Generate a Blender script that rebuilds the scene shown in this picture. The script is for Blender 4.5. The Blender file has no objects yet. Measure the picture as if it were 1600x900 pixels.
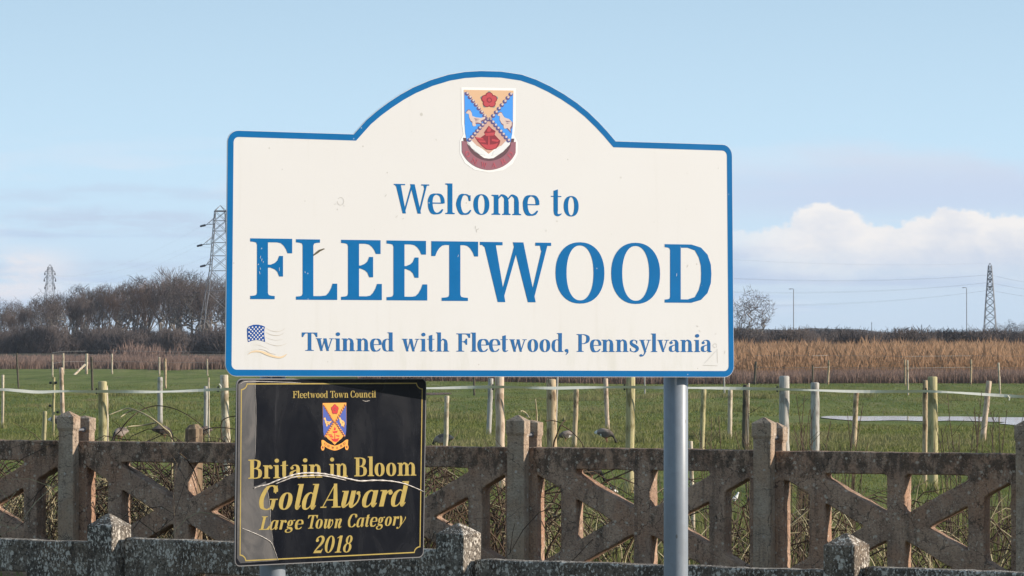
import bpy, bmesh, math, random
import numpy as np
from mathutils import Vector, Matrix
from mathutils.geometry import tessellate_polygon
R = math.radians
rnd = random.Random(7)
nprng = np.random.default_rng(7)
S = bpy.context.scene
COL = S.collection

# ------------------------------------------------------------------ camera, sky, sun, exposure
F = 6000.0                      # focal length in pixels of the 1600 px wide photograph (a 135 mm lens)
EYE = 1.6
PITCH = math.atan(80 / F)       # horizon at y = 530
cam_d = bpy.data.cameras.new('camera'); cam = bpy.data.objects.new('camera', cam_d); COL.objects.link(cam)
cam_d.sensor_width = 36; cam_d.lens = 36 * F / 1600; cam_d.clip_start = 0.5; cam_d.clip_end = 9000
cam.location = (0, 0, EYE); cam.rotation_euler = (R(90) + PITCH, 0, 0)
S.camera = cam

SUN_EL, SUN_AZ = R(19), R(95)  # azimuth from +Y towards +X
sv = Vector((math.sin(SUN_AZ) * math.cos(SUN_EL), math.cos(SUN_AZ) * math.cos(SUN_EL), math.sin(SUN_EL)))
sun_d = bpy.data.lights.new('sun', 'SUN'); sun = bpy.data.objects.new('sun', sun_d); COL.objects.link(sun)
sun_d.energy = 4.3; sun_d.angle = R(0.5); sun_d.color = (1, .90, .78)
sun.rotation_euler = sv.to_track_quat('Z', 'Y').to_euler()

W = bpy.data.worlds.new('World'); S.world = W; W.use_nodes = True
S.view_settings.view_transform = 'Standard'; S.view_settings.look = 'None'
S.view_settings.exposure = 0.50; S.view_settings.gamma = 1.0
SKY_STRENGTH = 0.12

class NT:
    """tiny helper for building node trees"""
    def __init__(s, tree): s.t = tree; tree.nodes.clear()
    def n(s, kind, **kw):
        x = s.t.nodes.new(kind)
        for k, v in kw.items(): setattr(x, k, v)
        return x
    def link(s, a, b): s.t.links.new(a, b)
    def put(s, sock, v):
        if isinstance(v, bpy.types.NodeSocket): s.link(v, sock)
        else:
            if isinstance(v, tuple) and len(v) == 3 and sock.type == 'RGBA': v = v + (1,)
            sock.default_value = v
    def math(s, op, a, b=None, c=None, clamp=False):
        x = s.n('ShaderNodeMath', operation=op); x.use_clamp = clamp
        s.put(x.inputs[0], a)
        if b is not None: s.put(x.inputs[1], b)
        if c is not None: s.put(x.inputs[2], c)
        return x.outputs[0]
    def mix(s, f, a, b, blend='MIX'):
        x = s.n('ShaderNodeMix', data_type='RGBA', blend_type=blend)
        s.put(x.inputs[0], f); s.put(x.inputs[6], a); s.put(x.inputs[7], b)
        return x.outputs[2]
    def step(s, v, lo, hi, a=0., b=1.):
        x = s.n('ShaderNodeMapRange', interpolation_type='SMOOTHSTEP')
        s.put(x.inputs[0], v); s.put(x.inputs[1], lo); s.put(x.inputs[2], hi); s.put(x.inputs[3], a); s.put(x.inputs[4], b)
        return x.outputs[0]
    def noise(s, vec, scale, detail=4., rough=.55, dist=0., col=False):
        x = s.n('ShaderNodeTexNoise'); s.put(x.inputs['Vector'], vec)
        x.inputs['Scale'].default_value = scale; x.inputs['Detail'].default_value = detail
        x.inputs['Roughness'].default_value = rough; x.inputs['Distortion'].default_value = dist
        return x.outputs[1 if col else 0]
    def voro(s, vec, scale, feature='F1', rand=1.):
        x = s.n('ShaderNodeTexVoronoi', feature=feature); s.put(x.inputs['Vector'], vec)
        x.inputs['Scale'].default_value = scale; x.inputs['Randomness'].default_value = rand
        return x
    def vmul(s, v, xyz):
        x = s.n('ShaderNodeVectorMath', operation='MULTIPLY'); s.put(x.inputs[0], v); x.inputs[1].default_value = xyz
        return x.outputs[0]
    def vadd(s, v, w):
        x = s.n('ShaderNodeVectorMath', operation='ADD'); s.put(x.inputs[0], v); s.put(x.inputs[1], w)
        return x.outputs[0]
    def xyz(s, v):
        x = s.n('ShaderNodeSeparateXYZ'); s.put(x.inputs[0], v); return x.outputs
    def comb(s, a, b, c):
        x = s.n('ShaderNodeCombineXYZ'); s.put(x.inputs[0], a); s.put(x.inputs[1], b); s.put(x.inputs[2], c); return x.outputs[0]

# ---- sky: a clear winter sky with a bank of cumulus low down and thin stratus streaks
def build_sky():
    n = NT(W.node_tree)
    out = n.n('ShaderNodeOutputWorld'); bg = n.n('ShaderNodeBackground'); bg.inputs[1].default_value = SKY_STRENGTH
    n.link(bg.outputs[0], out.inputs[0])
    g = n.n('ShaderNodeTexCoord').outputs['Generated']
    x, y, z = n.xyz(g)
    sky = n.n('ShaderNodeTexSky', sky_type='NISHITA'); sky.sun_disc = False
    sky.sun_elevation = SUN_EL; sky.sun_rotation = SUN_AZ
    sky.air_density = 1.0; sky.dust_density = 0.3; sky.ozone_density = 2.2; sky.altitude = 10
    # look a little above the true direction: the winter air down to the horizon is clear and blue
    zz = n.math('ADD', n.math('MULTIPLY', n.math('ABSOLUTE', z), 0.84), .16)
    n.put(sky.inputs[0], n.comb(x, y, zz))
    k = .79 / SKY_STRENGTH
    def c(r, g_, b): return (r * k, g_ * k, b * k)
    az = n.math('MULTIPLY', n.math('ARCTAN2', x, y), 57.2958)      # degrees
    el = n.math('MULTIPLY', n.math('ARCSINE', z), 57.2958)
    raw = n.mix(1., sky.outputs[0], (.92, .90, .88), 'MULTIPLY')
    col = n.mix(n.step(el, 0., 9., .95, .35), raw, c(.57, .77, .92))
    # pale lavender air low over the land
    col = n.mix(n.step(el, 3.0, -.2, 0., .9), col, c(.52, .625, .755))
    def P(sa, se, off=0.): return n.comb(n.math('MULTIPLY', az, sa), n.math('MULTIPLY', el, se), off)
    # thin streaks
    st = n.noise(P(.22, 1.9, 3.3), 1.0, 6, .6, .4)
    band = n.math('MULTIPLY', n.step(el, .1, .9), n.step(el, 3.4, 1.9))
    col = n.mix(n.math('MULTIPLY', n.step(st, .47, .64), n.math('MULTIPLY', band, .8)), col, c(.64, .715, .82))
    st2 = n.noise(P(.16, 2.6, 9.1), 1.0, 5, .55, .3)
    col = n.mix(n.math('MULTIPLY', n.step(st2, .50, .68), n.math('MULTIPLY', n.step(el, 2.4, 1.2), n.math('MULTIPLY', n.step(el, .1, .6), .85))), col, c(.42, .54, .74))
    # a grey-lavender layer in the upper right
    big = n.noise(P(.35, .9, 1.7), 1.0, 6, .6, .2)
    topd = n.math('ADD', 2.95, n.math('MULTIPLY', n.math('SUBTRACT', big, .5), 1.8))
    lay = n.math('MULTIPLY', n.step(el, topd, n.math('SUBTRACT', topd, .7)), n.step(el, 1.5, 2.2))
    right = n.step(az, .5, 5.2)
    col = n.mix(n.math('MULTIPLY', n.math('MULTIPLY', lay, right), .85), col, c(.585, .65, .765))
    gap = n.math('MULTIPLY', n.step(el, 1.7, 2.1), n.step(el, 2.75, 2.2))
    col = n.mix(n.math('MULTIPLY', n.math('MULTIPLY', gap, right), .55), col, c(.50, .61, .80))
    # the cumulus bank on the right
    cu = n.noise(P(.55, .2, 5.2), 1.0, 3, .5)
    puff = n.noise(P(1.6, 1.9, 2.4), 1.0, 8, .68)
    edge = n.math('ADD', 1.62, n.math('ADD', n.math('MULTIPLY', n.math('SUBTRACT', cu, .5), .45), n.math('MULTIPLY', n.math('SUBTRACT', puff, .5), .75)))
    warp = n.noise(P(2.4, 2.4, 6.), 1.0, 4, .6, col=True)
    vo = n.voro(n.vadd(P(.95, .9, 0.), n.vmul(warp, (.55, .55, .0))), 1.0, 'SMOOTH_F1').outputs[0]
    edge = n.math('SUBTRACT', edge, n.math('MULTIPLY', vo, .85))
    edge = n.math('ADD', edge, .54)
    m = n.math('MULTIPLY', n.step(el, edge, n.math('SUBTRACT', edge, .13)), n.step(el, .35, 1.5))
    rel = n.math('SUBTRACT', edge, el)
    shade = n.noise(P(1.1, 2.4, 7.7), 1.0, 8, .66)
    bright = n.math('ADD', n.step(rel, 1.15, .0), n.math('MULTIPLY', n.math('SUBTRACT', shade, .5), 1.7))
    ccol = n.mix(n.math('MULTIPLY', bright, 1., clamp=True), c(.57, .63, .74), c(.83, .81, .80))
    col = n.mix(n.math('MULTIPLY', m, n.step(az, 2.2, 4.6)), col, ccol)
    # grey-blue bars of stratus low on the left
    wob = n.noise(P(.30, .0, 8.), 1.0, 4, .6); wl = n.math('SUBTRACT', el, n.math('MULTIPLY', n.math('SUBTRACT', wob, .5), .9)); tex = n.noise(P(.55, 3.2, 21.), 1.0, 6, .65)
    for e0, hw, amt in ((1.72, .30, .75), (2.15, .16, .4), (1.02, .16, .55), (.55, .22, .5)):
        d = n.math('ABSOLUTE', n.math('SUBTRACT', wl, e0)); mm = n.math('MULTIPLY', n.step(d, hw, hw * .2), n.step(tex, .34, .60))
        col = n.mix(n.math('MULTIPLY', n.math('MULTIPLY', mm, n.step(az, 1., -2.5)), amt), col, c(.485, .575, .725))
    # a faint peach cloud far left
    p2 = n.noise(P(.5, 1.4, 12.), 1.0, 5, .6)
    m2 = n.math('MULTIPLY', n.step(p2, .42, .62), n.math('MULTIPLY', n.math('MULTIPLY', n.step(el, .4, .8), n.step(el, 1.5, 1.1)), n.step(az, -6.0, -7.6)))
    col = n.mix(n.math('MULTIPLY', m2, .85), col, c(.84, .77, .77))
    n.link(col, bg.inputs[0])
build_sky()

# ------------------------------------------------------------------ photograph measurements -> places in the world
CF = Vector((0, math.cos(PITCH), math.sin(PITCH))); CU = Vector((0, -math.sin(PITCH), math.cos(PITCH)))
O = Vector((0, 0, EYE))
def ray(x, y): return Vector((1, 0, 0)) * ((x - 800) / F) + CU * ((450 - y) / F) + CF
def at(x, y, Y):
    d = ray(x, y); return O + d * (Y / d.y)
def ground(x, y, z=0.):
    d = ray(x, y); return O + d * ((z - EYE) / d.z)
def depth_of_base(y): return EYE * F / (y - 530)

# ------------------------------------------------------------------ mesh helpers
class MB:
    def __init__(s): s.v = []; s.f = []; s.m = []; s.cur = 0
    def add(s, vs, fs):
        o = len(s.v); s.v += [tuple(p) for p in vs]
        for f in fs: s.f.append(tuple(i + o for i in f)); s.m.append(s.cur)
    def box(s, x0, x1, y0, y1, z0, z1):
        vs = [(x, y, z) for x in (x0, x1) for y in (y0, y1) for z in (z0, z1)]
        s.add(vs, [(0, 1, 3, 2), (4, 6, 7, 5), (0, 4, 5, 1), (2, 3, 7, 6), (0, 2, 6, 4), (1, 5, 7, 3)])
    def tube(s, pts, rad, n=6, cap=True, squash=1.):
        pts = [Vector(p) for p in pts]; N = len(pts)
        if not hasattr(rad, '__len__'): rad = [rad] * N
        vs = []; up = None
        for i, p in enumerate(pts):
            t = (pts[min(i + 1, N - 1)] - pts[max(i - 1, 0)])
            if t.length < 1e-9: t = Vector((0, 0, 1))
            t.normalize()
            if up is None: up = Vector((1, 0, 0)) if abs(t.x) < .8 else Vector((0, 1, 0))
            a = (up - t * up.dot(t)).normalized(); b = t.cross(a); up = a
            for k in range(n):
                w = 2 * math.pi * k / n
                vs.append(p + (a * math.cos(w) + b * math.sin(w) * squash) * rad[i])
        fs = []
        for i in range(N - 1):
            for k in range(n):
                k2 = (k + 1) % n
                fs.append((i * n + k, i * n + k2, (i + 1) * n + k2, (i + 1) * n + k))
        if cap: fs.append(tuple(range(n - 1, -1, -1))); fs.append(tuple((N - 1) * n + k for k in range(n)))
        s.add(vs, fs)
    def poly(s, loops, fn):
        """flat polygon with holes; fn maps (u, v) to a point"""
        L = [[Vector((p[0], p[1], 0)) for p in l] for l in loops]
        flat = [p for l in L for p in l]
        tris = tessellate_polygon(L)
        fs = []
        for a, b, c in tris:
            A, B, C = flat[a], flat[b], flat[c]
            if (B - A).cross(C - A).z < 0: a, b, c = a, c, b
            fs.append((a, b, c))
        s.add([fn(p.x, p.y) for p in flat], fs)
    def prism(s, loops, d0, d1, fn):
        """polygon with holes extruded between depths d0 and d1; fn(u, v, d)"""
        L = [[Vector((p[0], p[1], 0)) for p in l] for l in loops]
        flat = [p for l in L for p in l]; N = len(flat)
        fs = []
        for a, b, c in tessellate_polygon(L):
            A, B, C = flat[a], flat[b], flat[c]
            if (B - A).cross(C - A).z < 0: a, b, c = a, c, b
            fs.append((a, b, c)); fs.append((a + N, c + N, b + N))
        o = 0
        for l in L:
            k = len(l)
            for i in range(k): fs.append((o + i, o + (i + 1) % k, o + (i + 1) % k + N, o + i + N))
            o += k
        s.add([fn(p.x, p.y, d0) for p in flat] + [fn(p.x, p.y, d1) for p in flat], fs)
    def build(s, name, mats, parent=None, smooth=False, loc=None, recalc=True):
        me = bpy.data.meshes.new(name); me.from_pydata(s.v, [], s.f)
        if not isinstance(mats, (list, tuple)): mats = [mats]
        for m in mats: me.materials.append(m)
        me.polygons.foreach_set('material_index', s.m)
        if recalc:
            bm = bmesh.new(); bm.from_mesh(me); bmesh.ops.recalc_face_normals(bm, faces=bm.faces); bm.to_mesh(me); bm.free()
        if smooth: me.polygons.foreach_set('use_smooth', [True] * len(me.polygons))
        me.update()
        return link(name, me, parent, loc)
def link(name, me, parent=None, loc=None):
    o = bpy.data.objects.new(name, me); COL.objects.link(o)
    if parent is not None: o.parent = parent
    if loc is not None: o.location = loc
    return o
def tag(o, label, cat, group=None, kind=None):
    if label: o['label'] = label
    if cat: o['category'] = cat
    if group: o['group'] = group
    if kind: o['kind'] = kind
    return o
def thing(name, label, cat, loc=(0, 0, 0), rz=0., group=None):
    o = bpy.data.objects.new(name, None); COL.objects.link(o); o.location = loc; o.rotation_euler = (0, 0, rz)
    o.empty_display_size = .2
    return tag(o, label, cat, group)
def structure(o): o['kind'] = 'structure'; return o
def copy_tree(o, parent=None):
    c = o.copy(); COL.objects.link(c)
    if parent is not None: c.parent = parent
    for ch in list(o.children): copy_tree(ch, c)
    return c
def bevelled_plate(name, loops, thick, bevel, mat, parent, to_local):
    """thick 2D plate with holes and softly bevelled arrises, via a filled curve turned into a mesh"""
    cu = bpy.data.curves.new(name, 'CURVE'); cu.dimensions = '2D'; cu.fill_mode = 'BOTH'
    cu.extrude = thick / 2 - bevel; cu.bevel_depth = bevel; cu.bevel_resolution = 1; cu.offset = -bevel
    for l in loops:
        sp = cu.splines.new('POLY'); sp.points.add(len(l) - 1); sp.use_cyclic_u = True
        for p, q in zip(sp.points, l): p.co = (q[0], q[1], 0, 1)
    tmp = bpy.data.objects.new('tmp', cu); COL.objects.link(tmp)
    dg = bpy.context.evaluated_depsgraph_get()
    me = bpy.data.meshes.new_from_object(tmp.evaluated_get(dg)); me.name = name
    bpy.data.objects.remove(tmp)
    me.transform(to_local); me.materials.clear(); me.materials.append(mat)
    return me

# ------------------------------------------------------------------ materials
def mat(name, base=None, rough=.6, metal=0., spec=.5, fn=None):
    m = bpy.data.materials.new(name); m.use_nodes = True
    n = NT(m.node_tree)
    out = n.n('ShaderNodeOutputMaterial'); b = n.n('ShaderNodeBsdfPrincipled'); n.link(b.outputs[0], out.inputs[0])
    if base: b.inputs['Base Color'].default_value = (*base, 1)
    b.inputs['Roughness'].default_value = rough; b.inputs['Metallic'].default_value = metal
    b.inputs['Specular IOR Level'].default_value = spec
    if fn: fn(n, b)
    return m
def pos(n): return n.n('ShaderNodeNewGeometry').outputs['Position']
def objc(n): return n.n('ShaderNodeTexCoord').outputs['Object']
def bump(n, b, h, dist, strength=1.):
    x = n.n('ShaderNodeBump'); n.put(x.inputs['Height'], h); x.inputs['Distance'].default_value = dist; x.inputs['Strength'].default_value = strength
    n.link(x.outputs[0], b.inputs['Normal'])

def concrete(base, dark, warm, speck, speck_amt, dark_amt, rail=False, pits=.6, grain=95.):
    def fn(n, b):
        p = pos(n)
        a = n.noise(p, 6., 6, .65); w = n.noise(n.vadd(p, (7., 3., 1.)), 3.2, 5, .6)
        col = n.mix(n.step(a, .38, .62), base, dark)
        col = n.mix(n.math('MULTIPLY', n.step(w, .45, .62), .7), col, warm)
        z = n.xyz(p)[2]
        # black algae film, heaviest on the rails
        alg = n.noise(n.vmul(n.vadd(p, (2., 9., 4.)), (1., 1., .55)), 17., 7, .75)
        if rail:    # the weathered top rail carries more black algae than the rest
            alg = n.math('ADD', alg, n.step(z, .72, .86, 0., .12))
        col = n.mix(n.math('MULTIPLY', n.step(alg, .56 - dark_amt * .25, .72 - dark_amt * .2), .8), col, (.072, .052, .039))
        # rain streaks running down the faces and a few hairline cracks
        rs = n.noise(n.vmul(p, (19., 19., 1.3)), 1., 5, .65); col = n.mix(n.math('MULTIPLY', n.step(rs, .52, .66), .45), col, (.10, .072, .054))
        ck = n.voro(n.vadd(p, n.vmul(n.noise(p, 5., 4, .6, col=True), (.25, .25, .25))), 3.1, 'DISTANCE_TO_EDGE').outputs['Distance']
        col = n.mix(n.math('MULTIPLY', n.step(ck, .010, .004), .6), col, (.03, .024, .02))
        # aggregate and pale lichen
        v = n.voro(p, 95.); vc = n.xyz(v.outputs['Color'])
        patch = n.noise(n.vadd(p, (4., 1., 8.)), 11., 4, .6)
        fine = n.noise(n.vmul(n.vadd(p, (1., 6., 2.)), (1., 1., .6)), grain, 5, .62)
        lo = n.math('ADD', .70 - .28 * speck_amt, n.math('MULTIPLY', n.math('SUBTRACT', .5, patch), .35))
        sp = n.step(fine, lo, n.math('ADD', lo, .07))
        pit = n.noise(n.vadd(p, (3., 3., 9.)), grain * .72, 4, .6)
        col = n.mix(n.math('MULTIPLY', n.step(pit, .50, .62), pits), col, (.045, .038, .033))
        col = n.mix(sp, col, speck)
        v2 = n.voro(n.vadd(p, (.3, .2, .1)), 38.); vc2 = n.xyz(v2.outputs['Color'])
        s2 = n.math('MULTIPLY', n.step(n.math('ADD', v2.outputs['Distance'], n.math('MULTIPLY', n.math('SUBTRACT', n.noise(p, 160., 3), .5), .7)), .42, .25), n.step(vc2[1], 1 - speck_amt * .55, 1 - speck_amt * .5))
        col = n.mix(n.math('MULTIPLY', s2, .85), col, speck)
        n.link(col, b.inputs['Base Color'])
        h = n.math('ADD', n.math('MULTIPLY', v.outputs['Distance'], .6), n.noise(p, 70., 5, .7))
        bump(n, b, h, .006, .8)
    return mat('weathered concrete', rough=.92, spec=.2, fn=fn)
M = {}
M['con_far'] = concrete((.44, .290, .200), (.30, .195, .138), (.39, .215, .132), (.50, .41, .32), .30, .14, True, .40, 115.)
M['con_post'] = concrete((.42, .325, .24), (.34, .255, .185), (.37, .24, .155), (.48, .42, .36), .12, .0, False, .30)
M['con_near'] = concrete((.23, .195, .155), (.12, .103, .085), (.21, .155, .11), (.60, .54, .46), .56, .36, False, .7, 125.)

def wood(base, dark, streak=(.25, .2, .14)):
    def fn(n, b):
        p = objc(n)
        g = n.noise(n.vmul(p, (70., 70., 3.)), 1., 6, .65)
        col = n.mix(n.step(g, .42, .60), base, streak)
        sp = n.noise(n.vmul(p, (110., 110., 1.6)), 1., 3, .5); col = n.mix(n.math('MULTIPLY', n.step(sp, .60, .66), .8), col, (.06, .045, .03))
        d = n.noise(n.vmul(p, (9., 9., 3.5)), 1., 5, .65)
        col = n.mix(n.math('MULTIPLY', n.step(d, .50, .60), .9), col, dark)
        k = n.noise(n.vadd(pos(n), (5., 5., 5.)), 7., 4, .6)
        col = n.mix(n.math('MULTIPLY', n.step(k, .55, .7), .5), col, (.16, .15, .07))
        n.link(col, b.inputs['Base Color']); bump(n, b, g, .006, .7)
    return mat('fence timber', rough=.85, spec=.25, fn=fn)
M['wood_cream'] = wood((.62, .54, .41), (.30, .22, .14), (.46, .37, .26))
M['wood_stub'] = wood((.24, .16, .10), (.10, .07, .045), (.30, .22, .14))
M['wood_yellow'] = wood((.46, .40, .20), (.22, .18, .08), (.40, .34, .20))
M['wood_brown'] = wood((.44, .32, .19), (.15, .095, .055), (.52, .41, .27))
M['wood_pink'] = wood((.60, .46, .34), (.32, .22, .15), (.55, .42, .31))
M['wood_grey'] = wood((.48, .45, .40), (.26, .23, .20), (.38, .35, .31))
M['wood_dark'] = wood((.09, .075, .055), (.05, .04, .03), (.13, .11, .08))
M['tape'] = mat('white fence tape', (.74, .70, .58), .55)
M['black_plastic'] = mat('black plastic', (.012, .012, .012), .5)
M['wire'] = mat('galvanised wire', (.28, .28, .27), .5, .3)
M['cable'] = mat('dark cable', (.10, .11, .13), .6)
M['galv'] = mat('galvanised lattice steel', (.15, .155, .168), .55, .2)
M['insul'] = mat('dark insulator', (.06, .06, .07), .4)
def polefn(n, b):
    p = pos(n)
    a = n.noise(p, 14., 5, .6); col = n.mix(n.step(a, .4, .7), (.235, .262, .295), (.21, .236, .268))
    s = n.voro(n.vmul(p, (1., 1., .5)), 33.); sp = n.math('MULTIPLY', n.step(s.outputs['Distance'], .16, .10), n.step(n.xyz(s.outputs['Color'])[0], .86, .9))
    gm = n.voro(n.vmul(p, (1., 1., .8)), 60.); col = n.mix(n.math('MULTIPLY', n.xyz(gm.outputs['Color'])[0], .35), col, (.19, .205, .225))
    st = n.noise(n.vmul(p, (40., 40., 2.5)), 1., 4, .6); col = n.mix(n.math('MULTIPLY', n.step(st, .54, .72), .35), col, (.17, .18, .19))
    n.link(n.mix(n.math('MULTIPLY', sp, .7), col, (.08, .07, .06)), b.inputs['Base Color'])
M['pole'] = mat('grey painted steel', rough=.42, spec=.5, fn=polefn)
def signwhite(n, b):
    p = objc(n)
    a = n.noise(p, 2.2, 4, .5); col = n.mix(n.step(a, .35, .7), (.70, .675, .645), (.71, .69, .665))
    # grime specks and a few long scratches
    v = n.voro(p, 26.); m1 = n.math('MULTIPLY', n.step(v.outputs['Distance'], .085, .03), n.step(n.xyz(v.outputs['Color'])[0], .80, .82))
    col = n.mix(n.math('MULTIPLY', m1, .45), col, (.25, .22, .16))
    st = n.noise(n.vmul(p, (38., 1., 2.2)), 1., 4, .6); col = n.mix(n.math('MULTIPLY', n.step(st, .56, .78), .10), col, (.48, .44, .36))
    v2 = n.voro(n.vadd(p, (.31, 0., .17)), 9.); m2 = n.math('MULTIPLY', n.step(v2.outputs['Distance'], .06, .03), n.step(n.xyz(v2.outputs['Color'])[1], .72, .75))
    col = n.mix(n.math('MULTIPLY', m2, .4), col, (.3, .27, .2))
    # green-grey film creeping up from the lower edge and below the dome
    z = n.xyz(p)[2]; gr = n.noise(n.vmul(p, (16., 1., 3.)), 1., 5, .65)
    col = n.mix(n.math('MULTIPLY', n.math('MULTIPLY', n.step(gr, .46, .7), n.step(z, 1.72, 1.49)), .30), col, (.50, .49, .38))
    n.link(col, b.inputs['Base Color'])
M['sign_white'] = mat('off white sign sheet', rough=.38, spec=.35, fn=signwhite)
def signblue(n, b):
    p = objc(n); a = n.noise(p, 9., 5, .6)
    col = n.mix(n.step(a, .35, .7), (.001, .130, .345), (.003, .142, .375))
    v = n.voro(p, 40.); m1 = n.math('MULTIPLY', n.step(v.outputs['Distance'], .12, .05), n.step(n.xyz(v.outputs['Color'])[0], .90, .92))
    n.link(n.mix(n.math('MULTIPLY', m1, .6), col, (.55, .62, .68)), b.inputs['Base Color'])
M['sign_blue'] = mat('blue sign film', rough=.4, spec=.12, fn=signblue)
M['alu'] = mat('bare aluminium sheet', (.55, .55, .55), .45, .7)
def flat(name, c, rough=.4, spec=.3): 
    M[name] = mat(name.replace('_', ' '), c, rough, 0., spec)
flat('faded_blue', (.02, .13, .34), .45, .15); flat('halo', (.75, .75, .74))
for k, c in dict(c_blue=(.055, .30, .80), c_tan=(.70, .44, .26), c_pink=(.60, .36, .28), c_red=(.50, .06, .075), c_dred=(.24, .025, .04),
                 c_navy=(.10, .08, .22), c_bird=(.66, .52, .46), c_birdsh=(.20, .11, .16), c_scroll=(.30, .12, .15), c_scroll2=(.20, .10, .16), c_scrollback=(.12, .06, .07), c_letter=(.46, .10, .13),
                 c_green=(.16, .30, .28), c_outline=(.86, .84, .80), c_cut=(.45, .38, .30),
                 flag_blue=(.004, .065, .29), flag_white=(.78, .76, .74), flag_cream=(.80, .60, .38), flag_line=(.52, .44, .33),
                 p_orange=(.85, .34, .05), p_blue=(.045, .085, .36), p_red=(.55, .012, .02), p_peach=(.80, .46, .16), p_brown=(.20, .05, .02), tear=(.10, .085, .05), mark=(.45, .42, .36)).items(): flat(k, c)
def goldfn(n, b):
    p = objc(n); a = n.noise(p, 60., 4, .6); n.link(n.mix(n.step(a, .3, .7), (.40, .285, .055), (.34, .24, .05)), b.inputs['Base Color'])
M['gold'] = mat('gold lettering film', rough=.35, spec=.4, fn=goldfn)
def blackfn(n, b):
    p = objc(n)
    a = n.noise(n.vmul(p, (10., 1., 4.)), 1., 5, .6, .6)
    sm = n.noise(n.vmul(p, (34., 1., 3.)), 1., 4, .65)
    f = n.math('MULTIPLY', n.step(sm, .58, .75), n.step(a, .48, .62))
    n.link(n.mix(n.math('MULTIPLY', f, .8), (.004, .005, .009), (.05, .05, .057)), b.inputs['Base Color'])
    n.put(b.inputs['Roughness'], n.step(a, .3, .7, .18, .32))
    bump(n, b, n.noise(p, 7., 3, .5), .004, .35)
M['plaque_black'] = mat('glossy black film', rough=.2, spec=.16, fn=blackfn)
def glarefn(n, b):
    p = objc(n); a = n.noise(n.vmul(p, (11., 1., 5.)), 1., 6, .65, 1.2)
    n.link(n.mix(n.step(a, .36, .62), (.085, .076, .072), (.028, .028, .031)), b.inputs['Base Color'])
M['plaque_glare'] = mat('lifted film with painted glare', rough=.4, spec=.4, fn=glarefn)  # sky and sun glare on the bent film, put into its colour as pale grey
M['crease'] = mat('torn film edge', (.42, .37, .33), .3, 0., .6)
M['edge_grey'] = mat('grey plaque edge', (.16, .15, .15), .4)

# ---- ground and plants
def fieldfn(n, b):
    p = pos(n); x, y, z = n.xyz(p)
    q = n.comb(n.math('MULTIPLY', x, .8), n.math('MULTIPLY', y, .16), 0.)
    a = n.noise(q, .55, 6, .6); c2 = n.noise(q, 1.6, 6, .7); f = n.noise(p, 34., 5, .7)
    col = n.mix(n.step(a, .38, .62), (.112, .146, .036), (.178, .200, .060))
    col = n.mix(n.math('MULTIPLY', n.step(c2, .47, .66), .75), col, (.215, .20, .088))
    dk = n.noise(n.comb(n.math('MULTIPLY', x, 1.1), n.math('MULTIPLY', y, .22), 5.), 1., 6, .7)
    col = n.mix(n.math('MULTIPLY', n.step(dk, .53, .66), .7), col, (.055, .076, .024))
    col = n.mix(n.math('MULTIPLY', n.step(f, .45, .7), .4), col, (.055, .080, .020))
    rough = n.step(y, 40., 26.)
    col = n.mix(n.math('MULTIPLY', rough, n.step(c2, .36, .56)), col, (.13, .10, .05))
    far = n.math('MULTIPLY', n.step(y, 190., 240.), n.step(x, 6., -4.))
    col = n.mix(far, col, n.mix(n.step(c2, .4, .6), (.12, .085, .055), (.085, .065, .045)))
    far2 = n.step(n.math('ADD', y, n.math('MULTIPLY', x, 1.)), 255., 330.)
    col = n.mix(n.math('MULTIPLY', far2, .9), col, (.07, .06, .04))
    pud = n.noise(n.comb(n.math('MULTIPLY', x, .5), n.math('MULTIPLY', y, .12), 3.), 1., 4, .55)
    n.link(col, b.inputs['Base Color'])
    bump(n, b, n.math('ADD', n.math('MULTIPLY', c2, 1.6), n.math('MULTIPLY', f, .5)), .12, .7)
M['field'] = mat('grazed pasture', rough=.95, spec=.1, fn=fieldfn)
def grassfn(c1, c2, c3, soft=0., thin=0.):
    def fn(n, b):
        p = pos(n); a = n.noise(p, .9, 4, .6); r = n.noise(p, 23., 3, .6)
        lg = n.noise(n.vmul(p, (.35, .10, 1.)), 1., 5, .65); a = n.math('ADD', n.math('MULTIPLY', a, .5), n.math('MULTIPLY', lg, .5))
        col = n.mix(n.step(a, .40, .60), c1, c2); col = n.mix(n.math('MULTIPLY', n.step(r, .52, .66), .8), col, c3)
        n.link(col, b.inputs['Base Color'])
        if thin:    # dry blades are thin enough to glow from behind
            tr = n.n('ShaderNodeBsdfTranslucent'); n.link(col, tr.inputs[0]); mx = n.n('ShaderNodeMixShader'); mx.inputs[0].default_value = thin
            out = [q for q in n.t.nodes if q.type == 'OUTPUT_MATERIAL'][0]; n.link(b.outputs[0], mx.inputs[1]); n.link(tr.outputs[0], mx.inputs[2]); n.link(mx.outputs[0], out.inputs[0])
        if soft:    # a sward of thin see-through blades shades like one soft surface
            g = n.n('ShaderNodeNewGeometry').outputs['Normal']; v = n.vadd(n.vmul(g, (1 - soft,) * 3), (0., 0., soft))
            x = n.n('ShaderNodeVectorMath', operation='NORMALIZE'); n.put(x.inputs[0], v); n.link(x.outputs[0], b.inputs['Normal'])
    return fn
M['grass'] = mat('short grass blades', rough=.9, spec=.1, fn=grassfn((.140, .170, .040), (.205, .215, .062), (.26, .235, .10), .6, .3))
M['grass_dry'] = mat('dry grass blades', rough=.9, spec=.1, fn=grassfn((.26, .235, .11), (.18, .195, .06), (.30, .27, .14), .5, .3))
M['reed'] = mat('dry reeds', rough=.9, spec=.1, fn=grassfn((.44, .268, .160), (.37, .222, .134), (.51, .34, .222), 0., .45))
M['reed_low'] = mat('dead reed bases', rough=.9, spec=.1, fn=grassfn((.28, .190, .152), (.235, .165, .138), (.34, .235, .175), 0., .4))
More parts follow.
